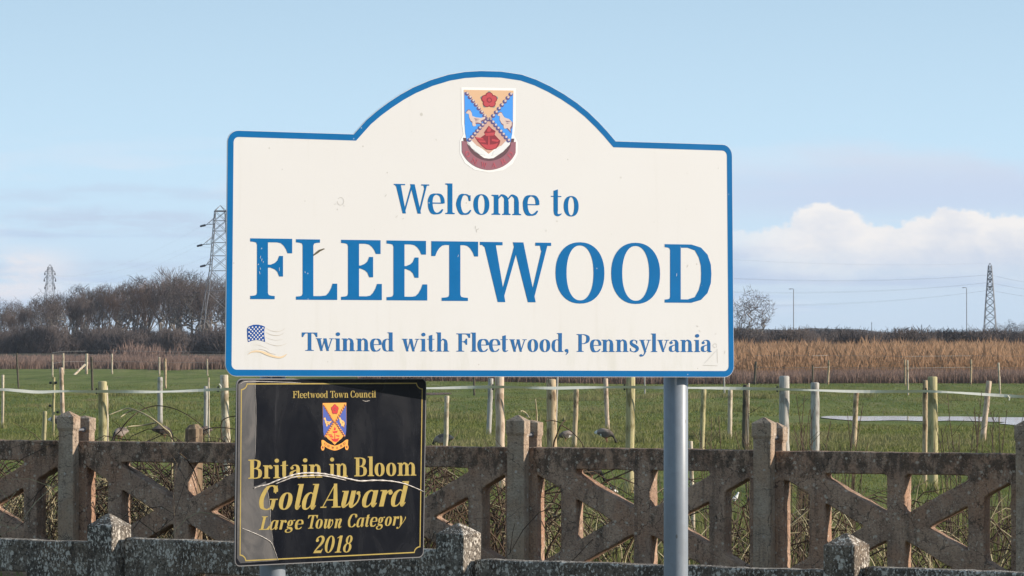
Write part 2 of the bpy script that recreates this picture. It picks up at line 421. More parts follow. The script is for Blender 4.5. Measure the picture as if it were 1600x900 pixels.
M['bramble'] = mat('bramble stems', rough=.8, spec=.2, fn=grassfn((.085, .055, .035), (.05, .034, .026), (.17, .13, .075)))
M['bramble_pale'] = mat('dead bramble canes', rough=.8, spec=.2, fn=grassfn((.42, .36, .22), (.30, .25, .15), (.50, .44, .28)))
M['bark'] = mat('winter bark', rough=.9, spec=.1, fn=grassfn((.25, .215, .18), (.19, .168, .148), (.30, .26, .21)))
M['twig'] = mat('winter twigs', rough=.9, spec=.1, fn=grassfn((.110, .086, .077), (.088, .072, .068), (.135, .098, .08)))
M['twig_red'] = mat('reddish winter twigs', rough=.9, spec=.1, fn=grassfn((.19, .12, .085), (.15, .098, .073), (.22, .14, .10)))
M['shrub'] = mat('dark scrub', rough=.9, spec=.1, fn=grassfn((.112, .090, .083), (.090, .076, .073), (.15, .112, .094)))
M['hill'] = mat('distant heath', rough=.95, spec=.05, fn=grassfn((.095, .078, .068), (.055, .048, .044), (.10, .078, .06)))
def waterfn(n, b):
    p = pos(n); bump(n, b, n.noise(n.vmul(p, (2., .6, 1.)), 3., 4, .6), .01, .25)
M['water'] = mat('flood water', (.03, .035, .035), .06, 0., .5, waterfn)
M['leaf'] = mat('bramble leaf', (.16, .15, .05), .6)
M['lamp_grey'] = mat('grey lamp column', (.26, .27, .29), .5, .2)
M['dirt'] = mat('path of earth and grit', rough=.95, spec=.1, fn=grassfn((.11, .095, .075), (.08, .07, .055), (.15, .13, .10)))
# ------------------------------------------------------------------ lettering: a condensed old-style serif drawn stroke by stroke
def crom(pts, per=10, closed=False):
    P = [np.array(p, float) for p in pts]; N = len(P); out = []
    segs = N if closed else N - 1
    for i in range(segs):
        if closed: a, b, c, d = P[(i - 1) % N], P[i], P[(i + 1) % N], P[(i + 2) % N]
        else: a, b, c, d = P[max(i - 1, 0)], P[i], P[i + 1], P[min(i + 2, N - 1)]
        for k in range(per):
            t = k / per
            out.append(.5 * ((2 * b) + (-a + c) * t + (2 * a - 5 * b + 4 * c - d) * t * t + (-a + 3 * b - 3 * c + d) * t ** 3))
    if not closed: out.append(P[-1])
    return np.array(out)
def pen(pts, T, t, ws=None, per=9):
    """open stroke, thick where it runs vertically and thin where it runs level"""
    c = crom(pts, per); d = np.gradient(c, axis=0); d /= np.linalg.norm(d, axis=1)[:, None] + 1e-9
    w = t + (T - t) * np.abs(d[:, 1]) ** 1.7
    if ws is not None:
        k = np.linspace(0, len(ws) - 1, len(c)); w = np.interp(k, range(len(ws)), ws)
    nrm = np.stack([-d[:, 1], d[:, 0]], 1)
    l = c + nrm * w[:, None] / 2; r = c - nrm * w[:, None] / 2
    return ('strip', [tuple(p) for p in l], [tuple(p) for p in r])
def ell(cx, cy, rx, ry, n=40, e=2.25):
    o = []
    for i in range(n):
        a = 2 * math.pi * i / n; ca, sa = math.cos(a), math.sin(a)
        o.append((cx + rx * math.copysign(abs(ca) ** (2 / e), ca), cy + ry * math.copysign(abs(sa) ** (2 / e), sa)))
    return o
def ringp(cx, cy, rx, ry, T, t, e=2.25): return [ell(cx, cy, rx, ry, 44, e), ell(cx, cy, rx - T, ry - t, 44, e)[::-1]]
def dot(cx, cy, r, ry=None): return [ell(cx, cy, r, ry or r, 18, 2)]
def sst(x0, x1, y0, y1, top=(0, 0), bot=(0, 0), sh=.045, br=.05):
    """a stem with bracketed slab serifs: top / bot = how far they reach to the left and right"""
    p = []
    def corner(xs, xe, y, up):   # from the serif end to the stem
        s = 1 if up else -1
        return [(xe, y), (xe, y + s * sh), (xs + (xe - xs) * .45, y + s * (sh + .006)), (xs + (xe - xs) * .12, y + s * (sh + br * .35)), (xs, y + s * (sh + br))]
    p += corner(x0, x0 - bot[0], y0, True)[::-1] if bot[0] else [(x0, y0)]
    p += corner(x1, x1 + bot[1], y0, True) if bot[1] else [(x1, y0)]
    p += corner(x1, x1 + top[1], y1, False)[::-1] if top[1] else [(x1, y1)]
    p += corner(x0, x0 - top[0], y1, False) if top[0] else [(x0, y1)]
    return [p]
def arm(x0, x1, y, up, th, drop, ew=.075, reach=.17):
    """level arm from the stem at x0 to x1 with a beak at its end; up = -1 hangs down from y, +1 stands up from y"""
    s = up
    return [[(x0, y), (x1, y), (x1, y + s * drop), (x1 - ew, y + s * drop), (x1 - ew - .025, y + s * drop * .72), (x1 - ew - .065, y + s * (th + (drop - th) * .28)), (x1 - ew - .11, y + s * (th + .012)), (x1 - ew - reach, y + s * th), (x0, y + s * th)]]
def beak(x0, x1, y, th, hh, ew=.06):
    a = [(x0, y + th / 2), (x1 - .20, y + th / 2), (x1 - .13, y + th / 2 + .03), (x1 - .09, y + hh * .55), (x1 - ew, y + hh), (x1, y + hh)]
    return [a + [(p[0], 2 * y - p[1]) for p in a[::-1]]]
def par(x0, y0, w0, x1, y1, w1): return [[(x0, y0), (x0 + w0, y0), (x1 + w1, y1), (x1, y1)]]
def rect(x0, x1, y0, y1): return [[(x0, y0), (x1, y0), (x1, y1), (x0, y1)]]
X = .69; AS = 1.05
def roman(c, T, t):
    s = t * 1.05
    if c == 'F': return .70, [sst(.11, .11 + T, 0, 1, (.11, 0), (.11, .11), s), arm(.11 + T - .02, .68, 1, -1, s + .01, .24), beak(.11 + T - .02, .53, .545, t, .17)]
    if c == 'E': return .68, [sst(.11, .11 + T, 0, 1, (.11, 0), (.11, 0), s), arm(.11 + T - .02, .63, 1, -1, s + .01, .23), arm(.11 + T - .02, .65, 0, 1, s + .01, .27), beak(.11 + T - .02, .51, .55, t, .17)]
    if c == 'L': return .68, [sst(.11, .11 + T, 0, 1, (.11, .11), (.11, 0), s), arm(.11 + T - .02, .68, 0, 1, s + .01, .27, reach=.2)]
    if c == 'T':
        a = .36 - T / 2; r = arm(.36, .73, 1, -1, s + .01, .25, .06, .16)[0]; l = [(.72 - x, y) for x, y in r][::-1]
        return .73, [sst(a, a + T, 0, 1, (0, 0), (.12, .12), s), [r], [l]]
    if c == 'W':
        h = T * .95
        return 1.12, [par(.06, .97, h * 1.12, .28, 0, h * .72), par(.30, 0, t * 1.1, .55, .97, t * 1.3), par(.52, 1, h * 1.0, .76, 0, h * .74), par(.785, 0, t * 1.1, 1.0, .97, t * 1.5),
                      rect(0, .355, 1 - s, 1), rect(.88, 1.13, 1 - s, 1), pen([(.055, .955), (.10, .90)], 0, 0, (.05, .01)), pen([(.98, .955), (.97, .86)], 0, 0, (.06, .0))]
    if c == 'O': return .80, [ringp(.40, .5, .40, .52, T * 1.02, t * 1.1, 2.2)]
    if c == 'D': return .78, [sst(.09, .09 + T, 0, 1, (.09, 0), (.09, 0), s),
                              [[(.24, 1), (.44, 1), (.60, .95), (.71, .83), (.765, .66), (.775, .5), (.765, .34), (.71, .17), (.60, .05), (.44, 0), (.24, 0), (.24, s + .005), (.38, s + .005), (.50, .10), (.565, .22), (.60, .36), (.605, .5), (.60, .64), (.565, .78), (.50, .90), (.38, 1 - s - .005), (.24, 1 - s - .005)]]]
    if c == 'P': return .64, [sst(.09, .09 + T, 0, 1, (.09, 0), (.09, .09), s), pen([(.2, .977), (.38, .97), (.53, .88), (.565, .73), (.52, .57), (.38, .475), (.2, .46)], T, t)]
    if c == 'B': return .66, [sst(.09, .09 + T, 0, 1, (.09, 0), (.09, 0), s), pen([(.2, .977), (.36, .97), (.49, .90), (.515, .77), (.47, .62), (.36, .535), (.2, .525)], T * .9, t),
                              pen([(.2, .525), (.38, .52), (.52, .44), (.565, .28), (.52, .10), (.38, .025), (.2, .023)], T, t)]
    if c == 'C': return .68, [pen([(.60, .76), (.54, .92), (.38, .985), (.20, .88), (.10, .5), (.20, .12), (.38, .015), (.54, .09), (.63, .24)], T, t), [[(.57, .98), (.62, .98), (.62, .68), (.585, .68), (.54, .88)]]]
    if c == 'N': return .80, [rect(.10, .10 + t, 0, 1), par(.03, 1, T, .60, 0, T * .7), rect(.68, .68 + t, 0, 1), rect(.0, .25, 0, s), rect(.58, .84, 1 - s, 1)]
    if c == 'A': return .78, [par(.05, 0, t, .34, 1, t * .8), par(.48, 0, T, .30, 1, T * .7), rect(.16, .50, .30, .30 + t), rect(0, .22, 0, s), rect(.42, .76, 0, s)]
    if c == 'R': return .74, [sst(.09, .09 + T, 0, 1, (.09, 0), (.09, .09), s), pen([(.2, .977), (.38, .97), (.52, .88), (.55, .74), (.50, .59), (.38, .50), (.2, .49)], T, t), par(.54, 0, T, .34, .5, T)]
    # lower case
    if c == 'o': return .57, [ringp(.275, X / 2, .26, X / 2 + .012, T, t)]
    if c == 'e': return .53, [pen([(.485, .36), (.475, .50), (.41, .635), (.27, .675), (.14, .62), (.085, .48), (.08, .345), (.10, .19), (.16, .06), (.28, .013), (.40, .05), (.485, .16)], T, t, [T * .8, T * .8, T * .6, t, T * .8, T, T, T, T * .9, t * 1.4, t * 2., t * 1.1]), rect(.09, .50, .35, .35 + t)]
    if c == 'c': return .52, [pen([(.44, .56), (.38, .655), (.28, .677), (.16, .62), (.085, .345), (.16, .07), (.28, .013), (.40, .04), (.485, .15)], T, t, [t, t * 1.3, t, T * .8, T, T * .8, t * 1.4, t * 1.8, t]), [[(.42, .655), (.475, .655), (.475, .46), (.425, .46), (.40, .58)]]]
    if c == 'l': return .31, [sst(.08, .08 + T, 0, AS, (.075, 0), (.075, .075), t)]
    if c == 'i': return .31, [sst(.08, .08 + T, 0, X, (.075, 0), (.075, .075), t), dot(.08 + T / 2, .925, T * .62)]
    def arch(x1, x2): return [pen([(x1, X - .16), (x1 + .10, X - .035), ((x1 + x2) / 2 + .05, X - .012), (x2 + T * .35, X - .10), (x2 + T / 2, X - .26)], T, t, [t * .7, t * 1.3, t * 1.7, T * .8, T])]
    if c in 'nh': 
        top = X if c == 'n' else AS
        return .66, [sst(.08, .08 + T, 0, top, (.075, 0), (.075, .06), t), sst(.41, .41 + T, 0, X - .24, (0, 0), (.06, .075), t)] + arch(.08 + T * .8, .41)
    if c == 'm': return 1.0, [sst(.08, .08 + T, 0, X, (.075, 0), (.075, .06), t), sst(.415, .415 + T, 0, X - .24, (0, 0), (.06, .06), t), sst(.75, .75 + T, 0, X - .24, (0, 0), (.06, .075), t)] + arch(.08 + T * .8, .415) + arch(.415 + T * .8, .75)
    if c == 'u': return .66, [sst(.08, .08 + T, .2, X, (.075, 0), (0, 0), t), sst(.41, .41 + T, 0, X, (.06, 0), (0, .075), t), pen([(.08 + T / 2, .22), (.11 + T / 2, .08), (.27, .02), (.38, .09), (.42, .18)], T, t, [T, T * .8, t * 1.7, t * 1.3, t])]
    if c == 'r': return .47, [sst(.08, .08 + T, 0, X, (.075, 0), (.075, .09), t), pen([(.08 + T * .8, .48), (.26, .62), (.34, .655), (.40, .63)], T, t, [t, t * 1.4, t * 2, t * 2.2]), dot(.385, .575, T * .48)]
    if c == 't': return .40, [[[(.09, .16), (.09, .87), (.09 + T, .92), (.09 + T, .16)]], rect(0, .36, X - t * .9, X), pen([(.09 + T / 2, .2), (.10 + T / 2, .07), (.26, .025), (.37, .08)], T, t, [T, T * .8, t * 2, t * .6])]
    if c == 'd': return .60, [sst(.35, .35 + T, 0, AS, (.075, 0), (0, .075), t), pen([(.40, .60), (.31, .67), (.22, .665), (.12, .57), (.085, .345), (.12, .11), (.22, .02), (.31, .02), (.40, .11)], T, t, [t, t, t * 1.4, T * .8, T, T * .8, t * 1.4, t, t])]
    if c == 'a': return .56, [sst(.33, .33 + T, .06, .52, (0, 0), (0, 0), t), pen([(.11, .52), (.14, .63), (.26, .675), (.38, .62), (.33 + T / 2, .48)], T, t, [t, t, t * 1.2, T * .7, T]), dot(.125, .525, T * .46),
                              pen([(.38, .42), (.20, .36), (.095, .26), (.10, .10), (.19, .035), (.28, .05), (.37, .13)], T, t, [t, t * 1.6, T * .9, T * .9, t * 1.6, t, t * .8]), pen([(.33 + T / 2, .1), (.37 + T / 2, .03), (.56, .035)], T, t, [T, T * .6, t * .5])]
    if c == 's': return .46, [pen([(.375, .50), (.33, .63), (.22, .677), (.11, .62), (.09, .50), (.16, .41), (.28, .33), (.38, .24), (.39, .12), (.31, .03), (.20, .012), (.09, .06), (.05, .18)], T, t, [t, t, t, T * .7, T * .8, T, T * 1.1, T, T * .8, T * .6, t, t, t]),
                              [[(.35, .655), (.39, .655), (.39, .47), (.355, .47)]], [[(.035, .03), (.075, .03), (.07, .22), (.035, .22)]]]
    if c in 'vy':
        g = [par(.05, X - .02, T, .25, 0, T * .62), par(.275, 0, t, .47, X - .02, t * 1.3), rect(0, .29, X - t, X), rect(.37, .59, X - t, X)]
        if c == 'y': g += [pen([(.31, .06), (.25, -.12), (.16, -.23), (.08, -.22)], T, t, [T * .5, t * 1.3, t * 1.3, t]), dot(.085, -.195, T * .44)]
        return .57, g
    if c == 'w': return .86, [par(.05, X - .02, T, .22, 0, T * .62), par(.245, 0, t, .40, X - .02, t * 1.3), par(.355, X - .001, T * .9, .52, 0, T * .62), par(.545, 0, t, .74, X - .02, t * 1.3), rect(0, .28, X - t, X), rect(.65, .86, X - t, X)]
    if c == ',': return .24, [dot(.12, .075, T * .56), pen([(.165, .06), (.17, -.04), (.08, -.17)], T, t, [T * .5, T * .4, t * .4])]
    return .26, []
def italic(c, T, t):
    if c == 'l': return .31, [[[(.08, .14), (.08, AS - t), (.02, AS - t), (.02, AS), (.08 + T, AS), (.08 + T, .14)]], pen([(.08 + T / 2, .16), (.10 + T / 2, .05), (.22, .03), (.31, .16)], T, t, [T, T * .8, t * 1.6, t * .7])]
    if c in 'ad':
        top = X if c == 'a' else AS
        g = [[[(.36, .14), (.36, top), (.36 + T, top), (.36 + T, .14)]], pen([(.36 + T / 2, .16), (.38 + T / 2, .05), (.50, .03), (.58, .16)], T, t, [T, T * .8, t * 1.6, t * .7]),
             pen([(.40, .58), (.32, .67), (.22, .665), (.12, .54), (.085, .31), (.12, .08), (.21, .01), (.31, .06), (.39, .2)], T, t, [t, t, t * 1.6, T * .8, T, T * .8, t * 1.6, t, t])]
        if c == 'd': g.append(rect(.28, .37, AS - t, AS))
        return .59, g
    if c == 'w': return .80, [[[(.07, .15), (.07, X - t), (0, X - t), (0, X), (.07 + T, X), (.07 + T, .15)]], pen([(.07 + T / 2, .17), (.09 + T / 2, .05), (.22, .025), (.33, .14), (.37, .25)], T, t, [T, T * .8, t * 1.7, t, t]),
                              [[(.35, .15), (.35, X), (.35 + T, X), (.35 + T, .15)]], pen([(.35 + T / 2, .17), (.37 + T / 2, .05), (.52, .025), (.66, .2), (.70, .44), (.64, .58)], T, t, [T, T * .8, t * 1.7, t * 1.3, t * 1.5, t * 2]), dot(.625, .59, T * .42)]
    if c == 'n': return .63, [[[(.07, 0), (.07, X - t), (0, X - t), (0, X), (.07 + T, X), (.07 + T, 0)]], pen([(.18, .46), (.27, .62), (.38, .675), (.45, .60), (.42, .40), (.40, .16), (.46, .04), (.60, .13)], T, t, [t, t * 1.4, t * 1.8, T, T, T, T * .7, t * .6])]
    if c == 'r': return .47, [[[(.08, 0), (.08, X - t), (0, X - t), (0, X), (.08 + T, X), (.08 + T, 0)]], pen([(.2, .42), (.28, .60), (.37, .655), (.42, .63)], T, t, [t, t * 1.4, t * 2, t * 2.2]), dot(.41, .57, T * .46)]
    if c == 'g': return .56, [ringp(.24, .46, .19, .225, T * .85, t), pen([(.14, .27), (.10, .17), (.22, .10), (.38, .06), (.44, -.07), (.36, -.20), (.20, -.235), (.06, -.17), (.05, -.06), (.16, .03), (.24, .09)], T, t, [t, t * 1.6, T * .9, T * .9, T * .7, t * 1.2, t, T * .6, T * .6, t, t]), pen([(.36, .6), (.44, .67), (.53, .65)], T, t, [t, t, t * 2.2])]
    if c == 'y': return .58, [pen([(.03, X - .02), (.12, X - .04), (.20, .45), (.24, .02)], T, t, [t, T * .9, T, T * .8]), pen([(.24, .02), (.40, .25), (.51, .52), (.49, X - .05)], T, t, [t, t, t * 1.3, t * 2.]), pen([(.25, .05), (.18, -.14), (.08, -.22), (.0, -.20)], T, t, [T * .6, t, t, t]), dot(.015, -.185, T * .42)]
    if c == 'G': return .76, [pen([(.60, .72), (.55, .90), (.40, .985), (.22, .88), (.10, .48), (.17, .12), (.35, .01), (.50, .05), (.58, .14)], T, t), [[(.575, .99), (.62, .99), (.62, .66), (.585, .66), (.53, .9)]], [[(.51, .42), (.51, .08), (.58, .03), (.60, -.02), (.63, -.02), (.66, .1), (.66, .42)]], rect(.42, .74, .40, .40 + t)]
    if c == '2': return .60, [pen([(.10, .70), (.12, .86), (.26, .975), (.42, .93), (.48, .76), (.42, .56), (.26, .34), (.08, .09)], T, t, [T * .6, T * .5, t * 1.4, T * .8, T, T * .9, T * .55, t * 1.2]), dot(.135, .74, T * .5), [[(.03, 0), (.50, 0), (.56, .24), (.525, .24), (.47, .15), (.10, .15)]]]
    if c == '0': return .62, [ringp(.30, .5, .28, .505, T * .95, t, 2.1)]
    if c == '1': return .44, [sst(.16, .16 + T, 0, 1, (0, 0), (.11, .11), t), [[(.03, .84), (.03, .87), (.16, .97), (.2, 1), (.25, 1), (.2, .9)]]]
    if c == '8': return .62, [ringp(.31, .755, .20, .245, T * .78, t, 2.1), ringp(.29, .27, .25, .28, T * .85, t, 2.1)]
    return roman(c, T, t)
KERN = {'We': .07, 'Tw': .10, 'To': .10, 'Aw': .13, 'La': .05, 'Fl': .03, 'rd': .02, 'ry': .03, 'va': .03, 'yl': .02, 'lv': .02}
def word(mb, text, fn, bl, br, cap_l, T=.15, t=.042, style='roman', slant=0., lift=.0006):
    """word set between two baseline points (local u, v); cap_l = the point a cap height above the first"""
    gl = []; x = 0.
    for c in text:
        w, polys = (italic if style == 'italic' else roman)(c, T, t)
        gl.append((x, polys)); x += w + .035 - KERN.get(text[len(gl) - 1:len(gl) + 1], 0.)
    x -= .035
    if style == 'italic': slant = slant or .21
    bl, br, cl = (np.array(q, float) for q in (bl, br, cap_l))
    e1 = (br - bl) / x; e2 = cl - bl
    k = 0
    for gx, polys in gl:
        for p in polys:
            k += 1
            d = lift + (k % 7) * .00006
            if p[0] == 'strip':
                L, Rr = ([tuple(bl + e1 * (gx + q[0] + slant * q[1]) + e2 * q[1]) for q in s_] for s_ in p[1:])
                m_ = len(L); mb.add([fn(u, v, d) for u, v in L + Rr], [(i, i + m_, i + m_ + 1, i + 1) for i in range(m_ - 1)])
                continue
            loops = [[tuple(bl + e1 * (gx + q[0] + slant * q[1]) + e2 * q[1]) for q in l] for l in p]
            mb.poly(loops, lambda u, v, d=d: fn(u, v, d))
# ------------------------------------------------------------------ the welcome sign
PSI = R(28)
POLE_R = .0381
pr = at(1056, 700, 12.0); pr = Vector((pr.x, pr.y, 0))
class Board:
    """an upright board: local X along it, local -Y out of its face, local Z up"""
    def __init__(s, p0, yaw):
        s.p0 = Vector(p0); s.yaw = yaw
        s.u = Vector((math.cos(yaw), math.sin(yaw), 0)); s.n = Vector((math.sin(yaw), -math.cos(yaw), 0))
    def uv(s, x, y):
        d = ray(x, y); t = (s.p0 - O).dot(s.n) / d.dot(s.n); p = O + d * t - s.p0
        return (p.dot(s.u), p.z)
def lf(u, v, d): return (u, -d, v)       # d = how far in front of the face
SB = Board(pr + Vector((math.sin(PSI), -math.cos(PSI), 0)) * .075, PSI)
sign = thing('welcome_sign', 'white town welcome sign with blue border, domed top and two grey posts', 'sign', SB.p0, PSI)
def outline_px():
    arc_px = [(573, 186.5), (590, 172), (607, 159.5), (626, 147), (646, 136), (673, 124.5), (701, 116), (726, 111.8), (751, 110.3), (783, 111.2), (815, 116), (838, 124), (860, 134.5), (881, 146.5), (901, 160), (919, 174.5), (936, 191), (949, 205)]
    pts = [(552.5, 209.3)] + arc_px + [(962, 220.3)]
    return pts
def rounded(c, a, b, r, n=6):
    """quarter-round corner at c between directions to a and b (local coords)"""
    c, a, b = (np.array(q, float) for q in (c, a, b)); da = (a - c) / np.linalg.norm(a - c); db = (b - c) / np.linalg.norm(b - c)
    return [tuple(c + da * r * (1 - math.sin(t)) + db * r * (1 - math.cos(t))) for t in np.linspace(0, math.pi / 2, n + 1)]
TLc, TRc, BRc, BLc = SB.uv(355.5, 203), SB.uv(1144, 226), SB.uv(1147, 589.5), SB.uv(352, 588)
top_pts = [SB.uv(*q) for q in outline_px()]
rc = .035
out = rounded(TLc, BLc, top_pts[0], rc) + top_pts + rounded(TRc, top_pts[-1], BRc, rc) + rounded(BRc, TRc, BLc, rc) + rounded(BLc, BRc, TLc, rc)
def inset(loop, d):
    P = np.array(loop); N = len(P); o = []
    area = sum(P[i - 1][0] * P[i][1] - P[i][0] * P[i - 1][1] for i in range(N))
    sg = 1 if area > 0 else -1
    for i in range(N):
        a, b, c = P[i - 1], P[i], P[(i + 1) % N]
        e1 = (b - a) / (np.linalg.norm(b - a) + 1e-12); e2 = (c - b) / (np.linalg.norm(c - b) + 1e-12)
        n1 = np.array([-e1[1], e1[0]]) * sg; n2 = np.array([-e2[1], e2[0]]) * sg
        m = n1 + n2; m /= np.linalg.norm(m); o.append(tuple(b + m * d / max(.5, m.dot(n1))))
    return o
b = MB(); b.prism([out], -.004, 0., lf); b.build('board', M['sign_white'], sign)
b = MB(); b.poly([inset(out, .0012), inset(out, .0195)[::-1]], lambda u, v: lf(u, v, .0005)); b.build('border', M['sign_blue'], sign)
# stiffening rails and clips behind the board
for yy in (262, 545):
    ul, vl = SB.uv(372, yy); ur, vr = SB.uv(1128, yy)
    b = MB(); b.box(ul, ur, .005, .030, (vl + vr) / 2 - .02, (vl + vr) / 2 + .02); b.build('stiffening_rail', M['alu'], sign)
# the two posts
nv = Vector((math.sin(PSI), -math.cos(PSI), 0))
def on_line(px):   # where the line of the posts crosses a picture column
    d = ray(px, 700); d.z = 0; o2 = Vector((0, 0, 0)); t = (pr - o2).dot(nv) / d.dot(nv); return o2 + d * t
for px, top in ((426, 240), (1056, 250)):
    q = on_line(px) - SB.p0; lu = q.dot(SB.u); ld = q.dot(SB.n)
    zt = SB.uv(px, top)[1]
    b = MB(); ring = [(lu, -ld, z) for z in (-.45 - SB.p0.z, .3, 1.0, zt)]
    b.tube(ring, POLE_R, 40); o = b.build('post', M['pole'], sign, smooth=False)
    for p in o.data.polygons: p.use_smooth = len(p.vertices) == 4
    for yy in (262, 545):
        v = SB.uv(px, yy)[1]; c = MB()
        c.tube([(lu, -ld, v - .016), (lu, -ld, v + .016)], POLE_R + .004, 24); c.build('pipe_clip', M['alu'], sign)
# lettering
uv = SB.uv
def sword(mb, text, x0, y0, x1, y1, cap, fn=lf, B=SB, dx=0., **k):
    word(mb, text, fn, B.uv(x0, y0), B.uv(x1, y1), B.uv(x0 + dx, y0 - cap), **k)
big = [('F', 391, 467.3, 456.5, 467.6, 95), ('L', 462.5, 468.3, 526.8, 468.6, 94.6), ('E', 533, 468.6, 596.5, 468.9, 94), ('E', 604, 469.2, 667.5, 469.5, 93.6), ('T', 675, 470, 746, 470.3, 93.3),
       ('W', 750, 471.8, 861, 472.4, 94), ('O', 868, 472.2, 944.3, 472.8, 92.5), ('O', 955, 472.8, 1031.3, 473.4, 92.3), ('D', 1038.5, 472.8, 1111.5, 473.3, 91.4)]
NATW = {'F': .68, 'L': .68, 'E': .65, 'T': .72, 'W': 1.13, 'O': .80, 'D': .775}
mb = MB(); hb = MB()
for c, x0, y0, x1, y1, cap in big:
    w, _ = roman(c, .175, .05); ext = (x1 - x0) * w / NATW[c]
    sword(mb, c, x0, y0, x0 + ext, y0 + (y1 - y0) * w / NATW[c], cap, T=.175, t=.05)
mb.build('town_name_lettering', M['sign_blue'], sign, recalc=False)
for a in (('Welcome', 615.5, 333.2, 842, 336.6, 46), ('to', 861, 337, 905.5, 338, 45)):
    mb = MB(); sword(mb, *a, T=.15, t=.038); mb.build('welcome_lettering', M['sign_blue'], sign, recalc=False)
for a in (('Twinned', 472, 548, 616, 549, 28.6), ('with', 628, 549, 702, 549.3, 28.6), ('Fleetwood,', 713, 549.3, 889, 549.8, 28.4), ('Pennsylvania', 901, 549.8, 1112, 550, 27.8)):
    mb = MB(); sword(mb, *a, T=.165, t=.036); mb.build('twinning_lettering', M['faded_blue'], sign, recalc=False)
# scrapes and stains with a shape of their own
mb = MB(); mb.poly([[uv(*q) for q in ((489.5, 398), (495, 393), (499, 390), (506, 388), (507.5, 389), (500, 393), (496, 396), (489.5, 400))]], lambda u, v: lf(u, v, .0012))
mb.build('gouge', M['tear'], sign)
def strip(mb, s, d):
    m_ = len(s[1]); mb.add([lf(u, v, d) for u, v in s[1] + s[2]], [(i, i + m_, i + m_ + 1, i + 1) for i in range(m_ - 1)])
def stroke_px(mb, pts, w, B, d, fn=lf, per=8):
    """thin line of constant width (metres) through picture points"""
    L = [B.uv(*p) for p in pts]; strip(mb, pen(L, w, w, [w, w], per), d)
class Marks:
    def __init__(s, name, m): s.name, s.m = name, m
    def add(s, vs, fs): q = MB(); q.add(vs, fs); q.build(s.name, s.m, sign, recalc=False)
    def build(s, *a): pass
mb = Marks('scuff_mark', M['mark'])
for k in range(1): stroke_px(mb, [(532 + 5 * math.cos(a), 314.5 + 6 * math.sin(a)) for a in np.linspace(-2.4, 3.2, 9)], .0009, SB, .0008)
stroke_px(mb, [(1121, 567), (1120.5, 545)], .0009, SB, .0008); stroke_px(mb, [(1098, 570.5), (1121, 571.5)], .0009, SB, .0008); stroke_px(mb, [(1100, 568), (1119, 548)], .0006, SB, .0008)
stroke_px(mb, [(1117 + 3 * math.cos(a), 540 + 3 * math.sin(a)) for a in np.linspace(0, 6, 9)], .0009, SB, .0008)
for q in ((524, 318), (537, 321), (527, 326), (604, 304), (621, 337), (631, 341), (743, 353), (748, 357), (744, 358), (853, 359), (1088, 509), (1092, 516), (1119, 521), (1133, 548), (1075, 414), (681, 217), (643, 205)):
    stroke_px(mb, [q, (q[0] + rnd.uniform(-3, 3), q[1] + rnd.uniform(1, 5))], .0011, SB, .0008)
mb.build('scuff_marks', M['mark'], sign)
mb = Marks('paint_chip', M['halo'])
for q in ((404, 412), (406, 418), (409, 404), (411, 408), (405, 424), (407, 400), (436, 418), (476, 424), (419, 402), (1057, 427), (716, 398)):
    stroke_px(mb, [q, (q[0] + rnd.uniform(-1.5, 1.5), q[1] + rnd.uniform(1, 6))], .0010, SB, .0016)
mb.build('paint_chips', M['halo'], sign)

# flag sticker, half peeled: canton left, stripes faded to thin lines
flag = MB()
fx = lambda x, y: SB.uv(370 + x / 10, 490 + y / 10)
flag.cur = 0; flag.poly([[fx(*q) for q in ((160, 235), (185, 200), (260, 173), (330, 172), (390, 185), (440, 205), (428, 250), (428, 330), (442, 442), (370, 420), (310, 412), (240, 422), (175, 445), (163, 350))]], lambda u, v: lf(u, v, .0006))
flag.cur = 1
for j in range(7):
    for i in range(5 if j % 2 == 0 else 4):
        x = 190 + i * 54 + (27 if j % 2 else 0); y = 216 + j * 31 + 26 * ((x - 300) / 140) ** 2 - 6
        flag.poly([[SB.uv(370 + (x + 12.5 * math.cos(a)) / 10, 490 + (y + 12.5 * math.sin(a)) / 10) for a in np.linspace(0, 6.283, 9)[:-1]]], lambda u, v: lf(u, v, .0009))
flag.cur = 2
flag.poly([[fx(*q) for q in crom([(165, 640), (230, 590), (320, 575), (420, 590), (520, 630), (640, 670), (720, 660), (780, 630), (745, 670), (690, 695), (600, 690), (480, 655), (380, 615), (300, 605), (230, 612)], 4)]], lambda u, v: lf(u, v, .0006))
flag.cur = 3
def fl(pts, w): strip(flag, pen([fx(*q) for q in pts], w, w, [w * .4, w, w * .4]), .0008)
fl([(450, 225), (540, 268), (630, 282), (700, 265), (755, 230)], .0009); fl([(450, 290), (530, 328), (620, 342), (690, 330), (730, 300)], .0011)
fl([(450, 370), (530, 402), (620, 415), (720, 405)], .0006); fl([(450, 450), (540, 485), (620, 502), (700, 495), (780, 465)], .0010)
fl([(165, 640), (230, 605), (300, 597), (370, 607), (480, 655), (600, 690), (690, 695), (745, 670), (780, 635)], .0016)
fl([(340, 555), (430, 570), (520, 618), (610, 638)], .0012); fl([(270, 492), (330, 488), (420, 520), (500, 560)], .0005); fl([(165, 600), (240, 570), (330, 565)], .0006)
flag.build('flag_sticker', [M['flag_blue'], M['flag_white'], M['flag_cream'], M['flag_line']], sign, recalc=False)

